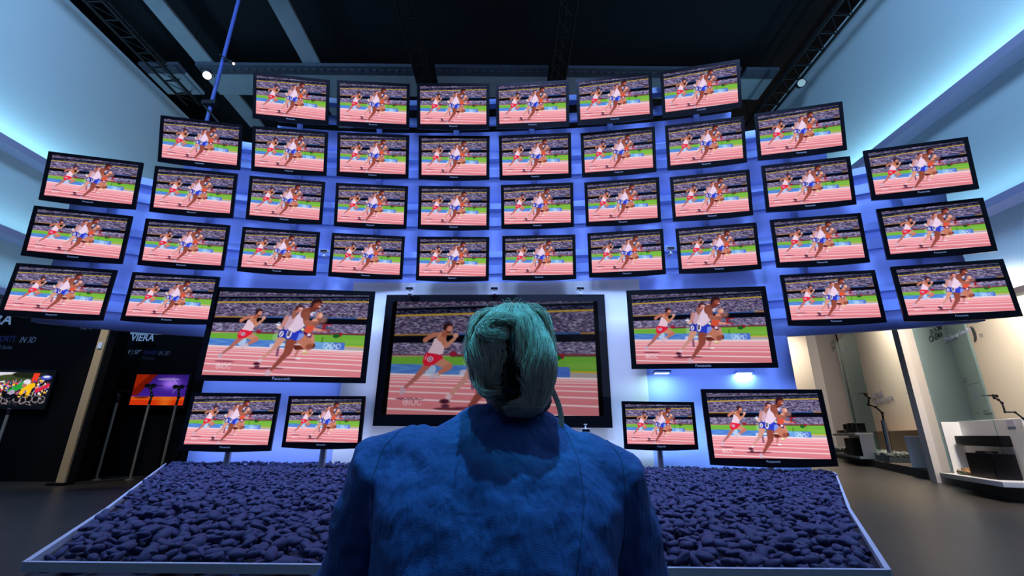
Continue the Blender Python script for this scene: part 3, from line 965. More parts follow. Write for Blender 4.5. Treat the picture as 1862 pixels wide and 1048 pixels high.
def cycle_picture(w=200, h=112):
    cv = Canvas(w, h, 2, Homog([(0, 0), (160, 0), (160, 90), (0, 90)])); r = np.random.RandomState(8)
    cv.img[:] = (.06, .05, .06)
    cv.ell(62, 8, 70, 18, (225, 220, 235)); cv.ell(50, 20, 60, 14, (60, 72, 40)); cv.ell(95, 6, 50, 10, (30, 34, 24))
    cv.poly([(105, 2), (122, 2), (120, 28), (103, 28)], (235, 60, 40)); cv.ell(143, 14, 16, 7, (60, 80, 190)); cv.ell(143, 12, 10, 3, (230, 230, 240))
    pal = [(240, 235, 245), (170, 140, 200), (230, 60, 80), (250, 200, 60), (90, 70, 140), (210, 120, 110), (40, 40, 60), (60, 130, 200)]
    for i in range(260):
        x, y = r.uniform(0, 160), r.uniform(22, 62); cv.ell(x, y, r.uniform(1.5, 4), r.uniform(1.5, 4), pal[r.randint(8)])
    cv.cap(128, 50, 158, 34, 6, 4, (215, 40, 70)); cv.cap(98, 40, 112, 36, 9, 7, (250, 190, 20)); cv.cap(108, 40, 104, 66, 6, 5, (250, 190, 20)); cv.cap(90, 46, 84, 64, 6, 5, (246, 190, 30))
    cv.cap(55, 52, 84, 34, 7, 9, (40, 160, 60)); cv.ell(93, 27, 10, 8, (225, 220, 235)); cv.ell(88, 36, 7, 5, (180, 120, 110)); cv.cap(60, 56, 48, 68, 8, 7, (170, 160, 190))
    for i in range(9):
        x = 12 + i * 17 + r.uniform(-3, 3); cv.ring(x, 74 + r.uniform(-3, 5), 9, 2, (190, 185, 195), .8)
    for i in range(120):
        x, y = r.uniform(0, 160), r.uniform(60, 90); cv.ell(x, y, r.uniform(1, 4), r.uniform(.6, 1.6), [(230, 225, 235), (30, 28, 34), (90, 85, 95), (160, 130, 140)][r.randint(4)], .8)
    return cv.out()


def storm_picture(w=160, h=90):
    cv = Canvas(w, h, 2, Homog([(0, 0), (160, 0), (160, 90), (0, 90)])); r = np.random.RandomState(4)
    U, V = cv.U, cv.V
    c = np.stack([.20 + .1 * V, .10 + .05 * V, .50 + .18 * V], -1); g = np.exp(-((U - .68) ** 2 / .03 + (V - .3) ** 2 / .03))[..., None]
    cv.img = np.clip(c + g * np.array([.5, .4, .55]), 0, 1)
    cv.poly([(0, 0), (62, 0), (18, 62), (0, 62)], (120, 22, 8)); cv.poly([(0, 0), (40, 0), (5, 40), (0, 40)], (196, 48, 12), .6)
    cv.put((V > .72).astype(float), (232, 58, 14)); cv.put(((V > .72) & (V < .84)).astype(float), (250, 110, 24), .7)
    cv.put((np.exp(-((U - .65) / .12) ** 2) * (V > .72)), (255, 150, 40), .6)
    x, y = 112., 10.
    for i in range(10):
        nx_, ny = x + r.uniform(-6, 6), y + 4.5; cv.cap(x, y, nx_, ny, .5, .5, (240, 230, 255), .9); x, y = nx_, ny
    cv.ell(100, 14, 34, 4, (190, 170, 235), .6); cv.ell(30, 68, 22, 3, (60, 16, 10), .6)
    return cv.out()


def booth_tv(px, py, y, w, label, im, gain=1.):
    q = at_y(px, py, y)
    d = tv_meshes(w, w * 9 / 16, .05, .05, .07, .0, .05, im, mat_screen('lit booth screen', gain))
    t = thing('booth_television', label, 'television', q)
    obj('frame', d['fm'], None, t); obj('back_cover', d['bm'], None, t); s = obj('screen', d['sm'], None, t); s.location = (0, .008, 0)
    b = nb(); box(b, 0, .35, 0, .3, .6, .3); return t


booth_tv(36, 707, 8.78, 1.10, 'television in the black booth at the far left, showing a cycling race', cycle_picture())
booth_tv(290, 709, 9.98, 1.16, 'television in the black booth, showing an orange and violet storm', storm_picture(), .7)
for t_, yy in ((bpy.data.objects['booth_television'], 8.78),):
    pass

t = thing('corner_post', 'narrow tan post between the two black booths', 'post', (-7.74, 8.4, 0))
b = nb(); box(b, 0, 0, 1.5, .15, .04, 3.0, bev=.005); obj('post_shaft', b, M_tan, t)
b = nb(); box(b, 0, 0, .02, .26, .26, .04, bev=.005); obj('post_foot', b, M_booth, t)
b = nb(); box(b, 0, -.025, 2.42, .08, .02, .12, bev=.003); obj('small_plate', b, M_edge, t)


def glasses_into(t, p, s, rz, m=None):
    R = Matrix.Rotation(rz, 3, 'Z')
    b = nb(); p = Vector(p)
    for k in (-1, 1):
        c = p + R @ Vector((k * .04 * s, 0, 0))
        n = 12
        ring = [c + R @ Vector((math.cos(a) * .036 * s, 0, math.sin(a) * .024 * s)) for a in [i * 2 * math.pi / n for i in range(n)]]
        for i in range(n):
            tube(b, ring[i], ring[(i + 1) % n], .005 * s, n=6)
        tube(b, p + R @ Vector((k * .076 * s, 0, .01 * s)), p + R @ Vector((k * .07 * s, .13 * s, .01 * s)), .005 * s, n=6)
    tube(b, p + R @ Vector((-.012 * s, 0, .01 * s)), p + R @ Vector((.012 * s, 0, .01 * s)), .005 * s, n=6)
    obj('glasses_frame', b, M_black, t)
    b = nb()
    for k in (-1, 1):
        ball(b, p + R @ Vector((k * .04 * s, .002, 0)), (.034 * s, .003, .022 * s), 2)
    obj('dark_lens', b, M_black, t)


def glasses_stand(name, label, pts, y, z0, rpole, rarm, s, rz=0., n_pole=1, xbase=None, mp=None):
    """pts: outline of pole and arm (photo points) from the pole top to the glasses, all at depth y"""
    P = [at_y(px, py, y) for px, py in pts]
    bx = P[0].x if xbase is None else xbase
    base = Vector((bx, y, z0))
    t = thing(name, label, 'stand', base, group=None)
    Q = [p - base for p in P]
    b = nb(); tube(b, (0, 0, .02), Q[0], rpole, n=20); obj('pole', b, mp or M_chrome, t)
    b = nb(); tube(b, (0, 0, 0), (0, 0, .02), rpole * 3.2, n=28); obj('base_plate', b, mp or M_chrome, t)
    b = nb()
    for a, c in zip(Q[:-1], Q[1:]):
        tube(b, a, c, rarm, n=10); ball(b, c, rarm * 1.7)
    obj('jointed_arm', b, M_case, t, True)
    glasses_into(t, Q[-1] + Vector((0, -.02, .03 * s)), s, rz)
    return t


M_dimpole = mat('dim steel pole', (.30, .27, .22), .45, metal=.4)
glasses_stand('glasses_stand', 'leftmost stand with viewing glasses in front of the orange and violet screen', [(213, 733), (216, 722), (214, 716)], 9.3, 0, .022, .02, 1.4, 0, mp=M_dimpole)
glasses_stand('glasses_stand', 'middle stand with viewing glasses in front of the orange and violet screen', [(271, 735), (276, 720), (274, 706)], 9.3, 0, .022, .02, 1.5, 0, mp=M_dimpole)
glasses_stand('glasses_stand', 'rightmost stand with viewing glasses in front of the orange and violet screen', [(320, 737), (325, 722), (325, 708)], 9.3, 0, .022, .02, 1.5, 0, mp=M_dimpole)
glasses_stand('glasses_stand', 'stand with viewing glasses in front of the cycling screen', [(14, 755), (17, 745), (18, 726)], 7.9, 0, .022, .02, 1.5, 0, mp=M_dimpole)

# ------------------------------------------------------------------ white demonstration bays on the right
PLAT = .20
def Lx(y): return 4.0 + .5 * y
b = nb(); slab(b, [(Lx(5.2), 5.2), (Lx(31), 31), (22, 31), (22, 5.2)], 0, PLAT)
tag(obj('floor_platform', b, mat('grey carpeted platform', (.12, .105, .09), .85, noise=(25, (.17, .15, .13), .2))), kind='structure')
def Bx(y): return 6.0 + .5 * y
b = nb(); slab(b, [(Bx(5.0), 5.0), (Bx(25), 25), (Bx(25) + .2, 25), (Bx(5.0) + .2, 5.0)], PLAT, 7.2)
tag(obj('wall_bay', b, M_beige), kind='structure')
b = nb(); slab(b, [(16.6, 29.0), (20.4, 29.0), (20.4, 29.2), (16.6, 29.2)], PLAT, 8.4)
tag(obj('wall_bay', b, M_beige), kind='structure')
b = nb(); slab(b, [(8.98, 10.2), (9.20, 10.28), (12.1, 12.15), (11.98, 12.35), (9.10, 10.50)], PLAT * 0, 6.4)
M_part = mat('grey painted partition', (.50, .49, .52), .6)
tag(obj('wall_partition', b, M_part), kind='structure')
b = nb(); slab(b, [(16.35, 24.5), (16.75, 24.3), (18.75, 25.45), (18.6, 25.8)], PLAT, 8.4)
tag(obj('wall_partition', b, M_part), kind='structure')

# glass
M_glass = bpy.data.materials.new('green tinted glass'); M_glass.use_nodes = True
nt = M_glass.node_tree; pbs = nt.nodes['Principled BSDF']
tr = nt.nodes.new('ShaderNodeBsdfTransparent'); tr.inputs[0].default_value = (.62, .76, .80, 1)
mx = nt.nodes.new('ShaderNodeMixShader'); mx.inputs[0].default_value = .14
pbs.inputs['Base Color'].default_value = (.30, .50, .52, 1); pbs.inputs['Roughness'].default_value = .25
nt.links.new(tr.outputs[0], mx.inputs[1]); nt.links.new(pbs.outputs[0], mx.inputs[2]); nt.links.new(mx.outputs[0], nt.nodes['Material Output'].inputs['Surface'])


def pane(name, label, p0, p1, z0, z1, th=.03):
    p0, p1 = Vector((*p0, 0)), Vector((*p1, 0)); d = p1 - p0; ang = math.atan2(d.y, d.x); L = d.length
    t = thing(name, label, 'glass panel', (p0.x, p0.y, z0), (0, 0, ang))
    b = nb(); box(b, L / 2, 0, (z1 - z0) / 2, L, th, z1 - z0); obj('glass_pane', b, M_glass, t)
    b = nb(); box(b, L / 2, 0, .03, L, th * 1.6, .06); obj('floor_channel', b, M_chrome, t)
    return t, L, ang


def on_pane(t, L, ang, s, px, py, size, m, bold=0., name='lettering', line=None):
    """place lettering (or a thin printed bar, line=(w,h)) where the view through a photo point meets the pane"""
    d = ray(px, py); n = Vector((-math.sin(ang), math.cos(ang), 0)); o = Vector((0, 0, CAMH))
    k = (t.location - o).dot(n) / d.dot(n); q = o + d * k
    l = q - t.location; lx = l.x * math.cos(ang) + l.y * math.sin(ang)
    if line:
        b = nb(); box(b, 0, 0, 0, line[0], .002, line[1]); x = obj(name, b, m, t); x.location = (lx, -.02, l.z)
        return x
    return letters(name, s, size, (lx, -.02, l.z), (0, 0, 0), m, t, .001, 0, bold)


g1 = pane('glass_panel', 'near tall glass panel with dark lettering, at the right edge', (8.98, 9.80), (8.02, 7.72), PLAT, 4.6)
on_pane(*g1, '3D HOME', 1704, 600, .135, M_ink, .004); on_pane(*g1, 'CINEMA', 1704, 613, .18, M_ink, .005)
on_pane(*g1, 'Slim Blu-ray Soundbar', 1743, 609, .125, M_ink_blue); on_pane(*g1, '3D Cinema', 1733, 618, .11, M_ink)
on_pane(*g1, '3.1', 1758, 692, .13, M_ink, .003)
on_pane(*g1, '', 1772, 698, 0, M_ink, line=(.42, .008))
for i, (px, py, w) in enumerate(((1763, 700, .10), (1767, 704, .20), (1765, 707, .11), (1774, 714, .20), (1778, 716, .30), (1778, 719, .32), (1777, 722, .3), (1776, 727, .2), (1778, 730, .22), (1781, 733, .26))):
    on_pane(*g1, '', px, py, 0, M_ink_blue, line=(w, .008))
on_pane(*g1, '', 1779, 752, 0, M_ink, line=(.16, .008)); on_pane(*g1, '', 1796, 747.5, 0, M_ink, line=(.2, .008)); on_pane(*g1, 'Panasonic', 1800, 752, .07, M_ink)
g2 = pane('glass_panel', 'far tall glass panel with dark lettering, in the far bay', (14.05, 19.15), (12.25, 15.75), PLAT, 4.75)
on_pane(*g2, '3D HOME', 1514, 624, .27, M_ink, .008); on_pane(*g2, 'CINEMA', 1516, 634, .30, M_ink, .008)
on_pane(*g2, 'Blu-ray', 1533, 634, .2, M_ink_blue); on_pane(*g2, '3D Cinema', 1534, 640, .17, M_ink_blue)
on_pane(*g2, '5.1', 1548, 693, .2, M_ink, .003); on_pane(*g2, '', 1555, 698, 0, M_ink, line=(.6, .014))
for px, py, w in ((1552, 704, .4), (1552, 707, .3), (1556, 713, .4), (1557, 717, .4), (1558, 721, .4), (1558, 726, .3)):
    on_pane(*g2, '', px, py, 0, M_ink_blue, line=(w, .012))

# round dark mark and writing on the bay wall
def on_bay(s, px, py, size, m, bold=0., name='wall_lettering'):
    d = ray(px, py); o = Vector((0, 0, CAMH)); n = Vector((-1, .5, 0)).normalized(); p0 = Vector((Bx(0), 0, 0))
    k = (p0 - o).dot(n) / d.dot(n); q = o + d * k + n * .02
    a = math.atan2(-1, -.5)
    return letters(name, s, size, q, (0, 0, a), m, None, .002, 0, bold), q, a
for s, px, py, sz in (("don't care", 1597, 711, .32), ('about movies,', 1596, 719, .36), ('crazy about popcorn,', 1607, 727, .36)):
    o, q, a = on_bay(s, px, py, sz, mat('pale grey ink', (.45, .43, .46), .6) if s[0] == 'd' else M_ink_blue)
    tag(o, 'grey words on the bright bay wall reading %s' % s, 'lettering', 'grey words on the bay wall')
d_ = ray(1770, 608); n_ = Vector((-1, .5, 0)).normalized(); k_ = (Vector((Bx(0), 0, 0)) - Vector((0, 0, CAMH))).dot(n_) / d_.dot(n_)
q_ = Vector((0, 0, CAMH)) + d_ * k_ + n_ * .03; a_ = math.atan2(-1, -.5)
t = thing('round_emblem', 'dark crescent shaped emblem with small TM letters at the right', 'emblem', q_, (0, 0, a_))
b = nb(); n = 24
oo = [(math.cos(x) * .16, math.sin(x) * .19) for x in [(-math.pi / 2) + math.pi * i / n for i in range(n + 1)]]
ii = [(math.cos(x) * .06, math.sin(x) * .15) for x in [(math.pi / 2) - math.pi * i / n for i in range(n + 1)]]
for i in range(n):
    j = n - i
    A = [oo[i], oo[i + 1], ii[j - 1], ii[j]]
    f = [b.verts.new((x, 0, z)) for x, z in A]; g = [b.verts.new((x, .02, z)) for x, z in A]
    b.faces.new(f); b.faces.new(g[::-1])
    for k in range(4):
        b.faces.new((f[k], g[k], g[(k + 1) % 4], f[(k + 1) % 4]))
obj('crescent', b, M_ink, t)
letters('lettering', 'TM', .13, (.42, 0, -.12), (0, 0, 0), M_ink_blue, t)


def board_frame(p0, p1):
    p0, p1 = Vector((*p0, 0)), Vector((*p1, 0)); d = p1 - p0
    return p0, d.length, math.atan2(d.y, d.x)


# near display: tall board with soundbar and box shelf
p0, L, ang = board_frame((8.30, 8.85), (7.62, 7.10))
t = thing('display_stand', 'white display stand holding the soundbar, near the right edge', 'display stand', (p0.x, p0.y, PLAT), (0, 0, ang))
b = nb(); box(b, L / 2, .16, .50, L - .05, .05, 1.0, bev=.006); obj('back_board', b, M_white, t)
b = nb(); box(b, L / 2, -.06, .05, L, .52, .08, bev=.01); obj('shelf', b, M_white, t)
b = nb(); box(b, .02, .02, .5, .04, .3, .98, bev=.004); obj('side_board', b, M_white, t)
b = nb(); box(b, L - .30, .13, .93, .20, .004, .10); obj('info_card', b, mat('lilac card', (.55, .52, .65), .6), t)
M4 = Matrix.Translation((p0.x, p0.y, PLAT)) @ Matrix.Rotation(ang, 4, 'Z')
def put(name, label, cat, x, y, z, group=None):
    return thing(name, label, cat, M4 @ Vector((x, y, z)), (0, 0, ang), group)
s = put('soundbar', 'long black soundbar fixed to the white display stand', 'soundbar', L * .44, .04, .66)
b = nb(); box(b, 0, 0, 0, L * .72, .16, .17, bev=.02); obj('soundbar_case', b, M_black, s)
b = nb(); box(b, 0, -.082, 0, L * .69, .006, .12); obj('speaker_grille', b, M_case, s)
b = nb(); box(b, L * .05, -.08, -.095, .16, .02, .012); obj('display_strip', b, M_edge, s)
s = put('subwoofer', 'black box subwoofer on the lower white shelf below the soundbar', 'subwoofer', L * .62, -.06, .09)
b = nb(); box(b, 0, 0, .19, L * .40, .30, .38, bev=.008); obj('subwoofer_case', b, M_black, s)
b = nb(); box(b, -.10, .02, .395, .30, .16, .03, bev=.004); obj('top_plate', b, M_case, s)
b = nb(); box(b, 0, -.152, .19, L * .37, .006, .34); obj('speaker_grille', b, M_case, s)
s = put('driftwood_bundle', 'small tangle of orange brown twigs beside the black box', 'twigs', L * .22, -.08, .09)
M_twig = mat('orange brown twig', (.45, .22, .10), .6, noise=(12, (.65, .38, .20), .2)); M_leaf = mat('dark green pod', (.05, .08, .04), .4)
b = nb(); rr = random.Random(3)
for i in range(11):
    a0 = rr.uniform(-.3, .3); x0 = rr.uniform(-.30, -.05); pr = Vector((x0, rr.uniform(-.08, .06), rr.uniform(.02, .08)))
    for j in range(6):
        nx = pr + Vector((.075, rr.uniform(-.03, .03), rr.uniform(-.022, .03))); nx.z = max(.015, nx.z); tube(b, pr, nx, .016, .012, 6); pr = nx
for i in range(5):
    x0 = rr.uniform(.1, .26); tube(b, (x0, .0, .03), (x0 + rr.uniform(-.06, .06), .02, rr.uniform(.12, .20)), .016, .008, 6)
obj('twigs', b, M_twig, s, True)
b = nb(); ball(b, (0, -.1, .035), (.16, .04, .03)); obj('pod', b, M_leaf, s, True)

# far display shelf unit
p0, L, ang = board_frame((13.7, 19.6), (11.72, 15.6))
M4 = Matrix.Translation((p0.x, p0.y, PLAT)) @ Matrix.Rotation(ang, 4, 'Z')
t = thing('display_shelf', 'low white two level shelf with small black speakers, in the far bay', 'shelf', (p0.x, p0.y, PLAT), (0, 0, ang))
b = nb(); box(b, L / 2, 0, .80, L, .5, .08, bev=.01); obj('top_shelf', b, M_white, t)
b = nb(); box(b, L / 2, 0, .06, L, .5, .08, bev=.01); obj('bottom_shelf', b, M_white, t)
b = nb(); box(b, L - .05, .05, .43, .08, .38, .66); obj('side_board', b, M_white, t)
b = nb(); box(b, L * .55, .22, .43, L * .85, .04, .66); obj('back_board', b, M_white, t)
for i, (fx, w, h) in enumerate(((.36, .30, .34), (.52, .34, .36), (.72, .26, .30), (.88, .26, .32))):
    s = put('small_speaker', ['leftmost', 'second from left', 'third from left', 'rightmost'][i] + ' of the small black speakers on the far white shelf', 'speaker', L * fx, .05, .84, 'small black speakers on the far shelf')
    b = nb(); box(b, 0, 0, h / 2, w, .22, h, bev=.012); obj('speaker_case', b, M_black, s); b = nb(); box(b, 0, -.112, h / 2, w * .86, .006, h * .86); obj('speaker_grille', b, M_case, s)
s = put('disc_player', 'flat black disc player between the small speakers on the far shelf', 'player', L * .38, -.14, .84)
b = nb(); box(b, 0, 0, .06, .9, .25, .10, bev=.01); obj('player_case', b, M_black, s); b = nb(); box(b, .2, -.127, .06, .3, .004, .04); obj('display_window', b, M_case, s)
s = put('centre_speaker', 'low black centre speaker near the middle of the far shelf', 'speaker', L * .66, -.15, .84)
b = nb(); box(b, 0, 0, .07, .55, .2, .13, bev=.012); obj('speaker_case', b, M_black, s)
s = put('subwoofer', 'black box subwoofer in the lower niche of the far white shelf', 'subwoofer', L * .74, -.1, .10)
b = nb(); box(b, 0, 0, .29, L * .30, .4, .58, bev=.01); obj('subwoofer_case', b, M_black, s); b = nb(); box(b, 0, -.203, .29, L * .27, .006, .52); obj('speaker_grille', b, M_case, s)
s = put('twig_bundle', 'brown twigs in the lower niche of the far white shelf', 'twigs', L * .42, -.15, .10)
b = nb()
for i in range(14):
    pr = Vector((rr.uniform(-.5, .2), rr.uniform(-.1, .1), rr.uniform(.03, .16)))
    for j in range(4):
        nx = pr + Vector((.1, rr.uniform(-.04, .04), rr.uniform(-.04, .05))); nx.z = max(.03, nx.z); tube(b, pr, nx, .03, .02, 6); pr = nx
obj('twigs', b, M_twig, s, True)

# plinth of wood and pale pebbles at the back of the far bay, white cube
b = nb(); ys0, ys1 = 14.0, 23.0
slab(b, [(Bx(ys0) - .9, ys0), (Bx(ys1) - .9, ys1), (Bx(ys1) - .03, ys1), (Bx(ys0) - .03, ys0)], PLAT, 1.12)
tag(obj('wooden_plinth', b, M_wood), 'long brown wooden plinth along the bright bay wall', 'plinth')
pp = [(Bx(ys0) - 1.9, ys0), (Bx(ys1) - 1.9, ys1), (Bx(ys1) - .95, ys1), (Bx(ys0) - .95, ys0)]
b = nb(); slab(b, pp, PLAT, .36); tag(obj('pebble_tray', b, mat('grey green tray', (.30, .36, .35), .7)), 'low tray of pale pebbles in front of the wooden plinth', 'tray')
o = pebbles('pale_pebbles', pp, .37, 3500, .045, .08, M_pebble_pale, 5); tag(o, 'pale green grey pebbles in the tray before the wooden plinth', 'pebbles', kind='stuff')
t = thing('white_cube', 'plain white cube seat beside the bay partition', 'cube', (10.22, 11.72, PLAT), (0, 0, .45))
b = nb(); box(b, 0, 0, .37, .5, .5, .74, bev=.012); obj('cube_body', b, M_white, t)

glasses_stand('glasses_stand', 'tall steel stand with a jointed arm and viewing glasses in the far bay', [(1606.7, 765), (1604, 751), (1592, 740), (1579, 736), (1580.6, 724), (1574, 718.5)], 14.6, PLAT, .075, .028, 1.35, .5, xbase=at_y(1622, 838, 14.6).x)
glasses_stand('glasses_stand', 'stand with a jointed arm and viewing glasses at the right edge', [(1872, 775), (1860, 761), (1845.5, 750), (1827.5, 749.4), (1822, 733), (1815, 727), (1808, 724)], 7.0, 0, .035, .012, .95, .3, xbase=7.9)
glasses_stand('glasses_stand', 'stand with viewing glasses mostly hidden behind the bay partition', [(1668, 748), (1662, 730), (1657, 718)], 13.2, PLAT, .06, .02, 1.0, .4)

# ------------------------------------------------------------------ the seated visitor
PX, PY = 0.0, 0.93
person = thing('person', 'person seen from behind with pinned up fair hair and blue jacket, seated', 'person', (PX, PY, 0))
M_skin = mat('skin', (.55, .34, .26), .5)
M_hair = mat('fair grey hair', (.60, .56, .47), .38, noise=(60, (.85, .80, .70), .25), spec=.7)
M_hairbase = mat('dark hair roots', (.12, .10, .08), .7)
M_jacket = mat('blue cotton jacket', (.028, .078, .29), .8, noise=(5, (.045, .115, .40), .3))
M_trouser = mat('dark trousers', (.02, .025, .05), .8)
M_shoe = mat('black leather', (.01, .01, .012), .35)
M_clip = mat('black hair clip', (.006, .006, .008), .25)
nt = M_jacket.node_tree
pb_ = nt.nodes['Principled BSDF']; tc = nt.nodes.new('ShaderNodeTexCoord'); mp = nt.nodes.new('ShaderNodeMapping')
mp.inputs['Scale'].default_value = (1, 1, .25); mp.inputs['Rotation'].default_value = (0, .35, 0)
n1 = nt.nodes.new('ShaderNodeTexNoise'); n1.inputs['Scale'].default_value = 22; n1.inputs['Detail'].default_value = 3; n1.inputs['Distortion'].default_value = .15
n2 = nt.nodes.new('ShaderNodeTexNoise'); n2.inputs['Scale'].default_value = 600
ad_ = nt.nodes.new('ShaderNodeMath'); ad_.operation = 'MULTIPLY_ADD'; ad_.inputs[1].default_value = .04
bp = nt.nodes.new('ShaderNodeBump'); bp.inputs['Strength'].default_value = 1.0; bp.inputs['Distance'].default_value = .02
nt.links.new(tc.outputs['Object'], mp.inputs['Vector']); nt.links.new(mp.outputs[0], n1.inputs['Vector']); nt.links.new(tc.outputs['Object'], n2.inputs['Vector'])
nt.links.new(n2.outputs['Fac'], ad_.inputs[0]); nt.links.new(n1.outputs['Fac'], ad_.inputs[2])
nt.links.new(ad_.outputs[0], bp.inputs['Height']); nt.links.new(bp.outputs['Normal'], pb_.inputs['Normal'])


def lean(bm):
    """the trunk leans forward from the hips: everything below the shoulders and behind the knees shifts back"""
    for v in bm.verts:
        k = max(0., min(1., (.30 - v.co.y) / .30))
        k = k * k * (3 - 2 * k)
        v.co.y += (min(v.co.z, .93) - .90) * .30 * k if v.co.z > .36 else (.36 - .90) * .30 * k


def loft(bm, rings, n=32, cap=True, power=2.0):
    """rings: (centre, rx, ry, optional tilt matrix) closed with caps"""
    rows = []
    for r in rings:
        c, rx, ry = Vector(r[0]), r[1], r[2]
        T = r[3] if len(r) > 3 else Matrix.Identity(3)
        row = []
        for i in range(n):
            a = 2 * math.pi * i / n
            ca, sa = math.cos(a), math.sin(a)
            v = Vector((math.copysign(abs(ca) ** (2 / power), ca) * rx, math.copysign(abs(sa) ** (2 / power), sa) * ry, 0))
            row.append(bm.verts.new(c + T @ v))
        rows.append(row)
    for a, b2 in zip(rows[:-1], rows[1:]):
        for i in range(n):
            bm.faces.new((a[i], a[(i + 1) % n], b2[(i + 1) % n], b2[i]))
    if cap:
        bm.faces.new(rows[0][::-1]); bm.faces.new(rows[-1])
    return rows


def limb(bm, pts, n=20):
    """pts: (point, radius[, radius2]); tapered tube with rounded ends"""
    rings = []
    for i, p in enumerate(pts):
        c = Vector(p[0]); r = p[1]; r2 = p[2] if len(p) > 2 else r
        a = Vector(pts[max(0, i - 1)][0]); b2 = Vector(pts[min(len(pts) - 1, i + 1)][0])
        T = (b2 - a).to_track_quat('Z', 'Y').to_matrix()
        rings.append((c, r, r2, T))
    loft(bm, rings, n)
    for k in (0, -1):
        ball(bm, Vector(pts[k][0]), pts[k][1] * .98)
    return bm


def remeshed(name, bm, m, parent, vox, smooth_it=4, disp=None):
    o = obj(name, bm, m, parent, True)
    r = o.modifiers.new('merge', 'REMESH'); r.mode = 'VOXEL'; r.voxel_size = vox; r.use_smooth_shade = True
    s = o.modifiers.new('soften', 'SMOOTH'); s.iterations = smooth_it; s.factor = .6
    if disp:
        for (typ, size, strength) in disp:
            tx = bpy.data.textures.new(name + '_folds', typ)
            tx.noise_scale = size
            if typ == 'CLOUDS':
                tx.noise_depth = 2
            dm = o.modifiers.new('folds', 'DISPLACE'); dm.texture = tx; dm.strength = strength; dm.mid_level = .5; dm.texture_coords = 'LOCAL'
    return o


LEAN = .30
def ly(z): return (min(z, .93) - .88) * LEAN
# positions below are relative to the person's empty (x, y forward, z up from the floor)
SHL, SHR = Vector((-.225, .0, .855)), Vector((.175, .0, .84))
ELL, ELR = Vector((-.325, .10, .60)), Vector((.265, .10, .58))
WRL, WRR = Vector((-.14, .34, .50)), Vector((.08, .34, .50))
# body: head, neck, trunk, arms, hands and legs grown as one surface
b = nb()
HC = Vector((.0, -.005, 1.045))
ball(b, HC + Vector((0, .0, .02)), (.075, .095, .095), 3)
ball(b, HC + Vector((0, .045, -.045)), (.058, .062, .07), 3)
ball(b, HC + Vector((0, .098, -.09)), (.026, .022, .02))                 # chin
limb(b, [(HC + Vector((0, .10, .012)), .010), (HC + Vector((0, .118, -.02)), .014)], 10)          # nose
for k in (-1, 1):
    ball(b, HC + Vector((k * .078, .01, -.015)), (.012, .022, .034))         # ears
    ball(b, HC + Vector((k * .032, .085, .022)), (.020, .012, .008))         # brows
    ball(b, HC + Vector((k * .032, .085, .004)), (.014, .012, .010))         # eyes
ball(b, HC + Vector((0, .104, -.055)), (.026, .010, .006)); ball(b, HC + Vector((0, .103, -.066)), (.022, .010, .006))   # lips
limb(b, [((-.015, .0, .84), .075, .07), ((-.008, .01, .90), .056, .056), ((0, .012, .96), .052, .055), ((0, -.0, 1.0), .055, .06)])
loft(b, [((-.02, .03, .36), .155, .12), ((-.02, .02, .46), .15, .11), ((-.02, .0, .60), .13, .095), ((-.02, -.005, .74), .16, .10), ((-.02, .0, .82), .185, .085), ((-.02, .0, .87), .13, .07)])
for S, E_, Wr, k in ((SHL, ELL, WRL, -1), (SHR, ELR, WRR, 1)):
    limb(b, [(S, .05), (S.lerp(E_, .5), .044), (E_, .036), (E_.lerp(Wr, .4), .036), (Wr, .024)])
    # hand resting on the thigh, fingers slightly curled
    hd = Vector((-k * .35, 1, -.12)).normalized(); sd = Vector((k, .35, 0)).normalized()
    palm = Wr + hd * .045
    limb(b, [(Wr, .024, .020), (palm, .036, .016), (Wr + hd * .085, .038, .014)])
    for i, (o_, ln) in enumerate(((-.030, .062), (-.010, .074), (.010, .070), (.029, .055))):
        f0 = Wr + hd * .085 + sd * o_; f1 = f0 + hd * ln * .5 + Vector((0, 0, -.004)); f2 = f0 + hd * ln * .85 + Vector((0, 0, -.022))
        limb(b, [(f0, .0095), (f1, .0085), (f2, .0072)], 10)
    th0 = Wr + hd * .03 - sd * .030; limb(b, [(th0, .012), (th0 + hd * .03 - sd * .02, .010), (th0 + hd * .055 - sd * .026, .008)], 10)
for k in (-1, 1):
    hip = Vector((-.02 + k * .09, .05, .42)); kn = Vector((-.02 + k * .13, .47, .43)); an = Vector((-.02 + k * .12, .50, .09))
    limb(b, [(hip, .080), (hip.lerp(kn, .5), .070), (kn, .052), (kn.lerp(an, .35), .050), (an, .034)])
    limb(b, [(an, .036), (an + Vector((0, .10, -.045)), .032), (an + Vector((0, .17, -.06)), .024)])
lean(b); remeshed('body', b, M_skin, person, .0055, 2)

# jacket
b = nb()
loft(b, [((-.02, .02, .33), .205, .165), ((-.02, .01, .42), .195, .155), ((-.022, .0, .56), .185, .130), ((-.024, -.008, .70), .205, .132), ((-.024, -.010, .78), .222, .130),
         ((-.026, -.006, .835), .215, .118), ((-.026, .0, .875), .185, .100), ((-.02, .004, .905), .145, .085), ((-.014, .008, .930), .105, .076), ((-.008, .012, .955), .075, .070)], 40, True, 2.3)
ball(b, (-.10, -.055, .80), (.10, .07, .09)); ball(b, (.055, -.055, .795), (.10, .07, .09))
for S, E_, Wr, k in ((SHL, ELL, WRL, -1), (SHR, ELR, WRR, 1)):
    limb(b, [(S + Vector((-k * .05, 0, .008)), .062, .066), (S + Vector((k * .012, .0, -.015)), .068, .070), (S.lerp(E_, .45), .062, .066), (E_, .054), (E_.lerp(Wr, .5), .050), (E_.lerp(Wr, .93), .044)])
lean(b); jk = remeshed('jacket', b, M_jacket, person, .007, 5, [('CLOUDS', .11, .018), ('CLOUDS', .045, .010)])
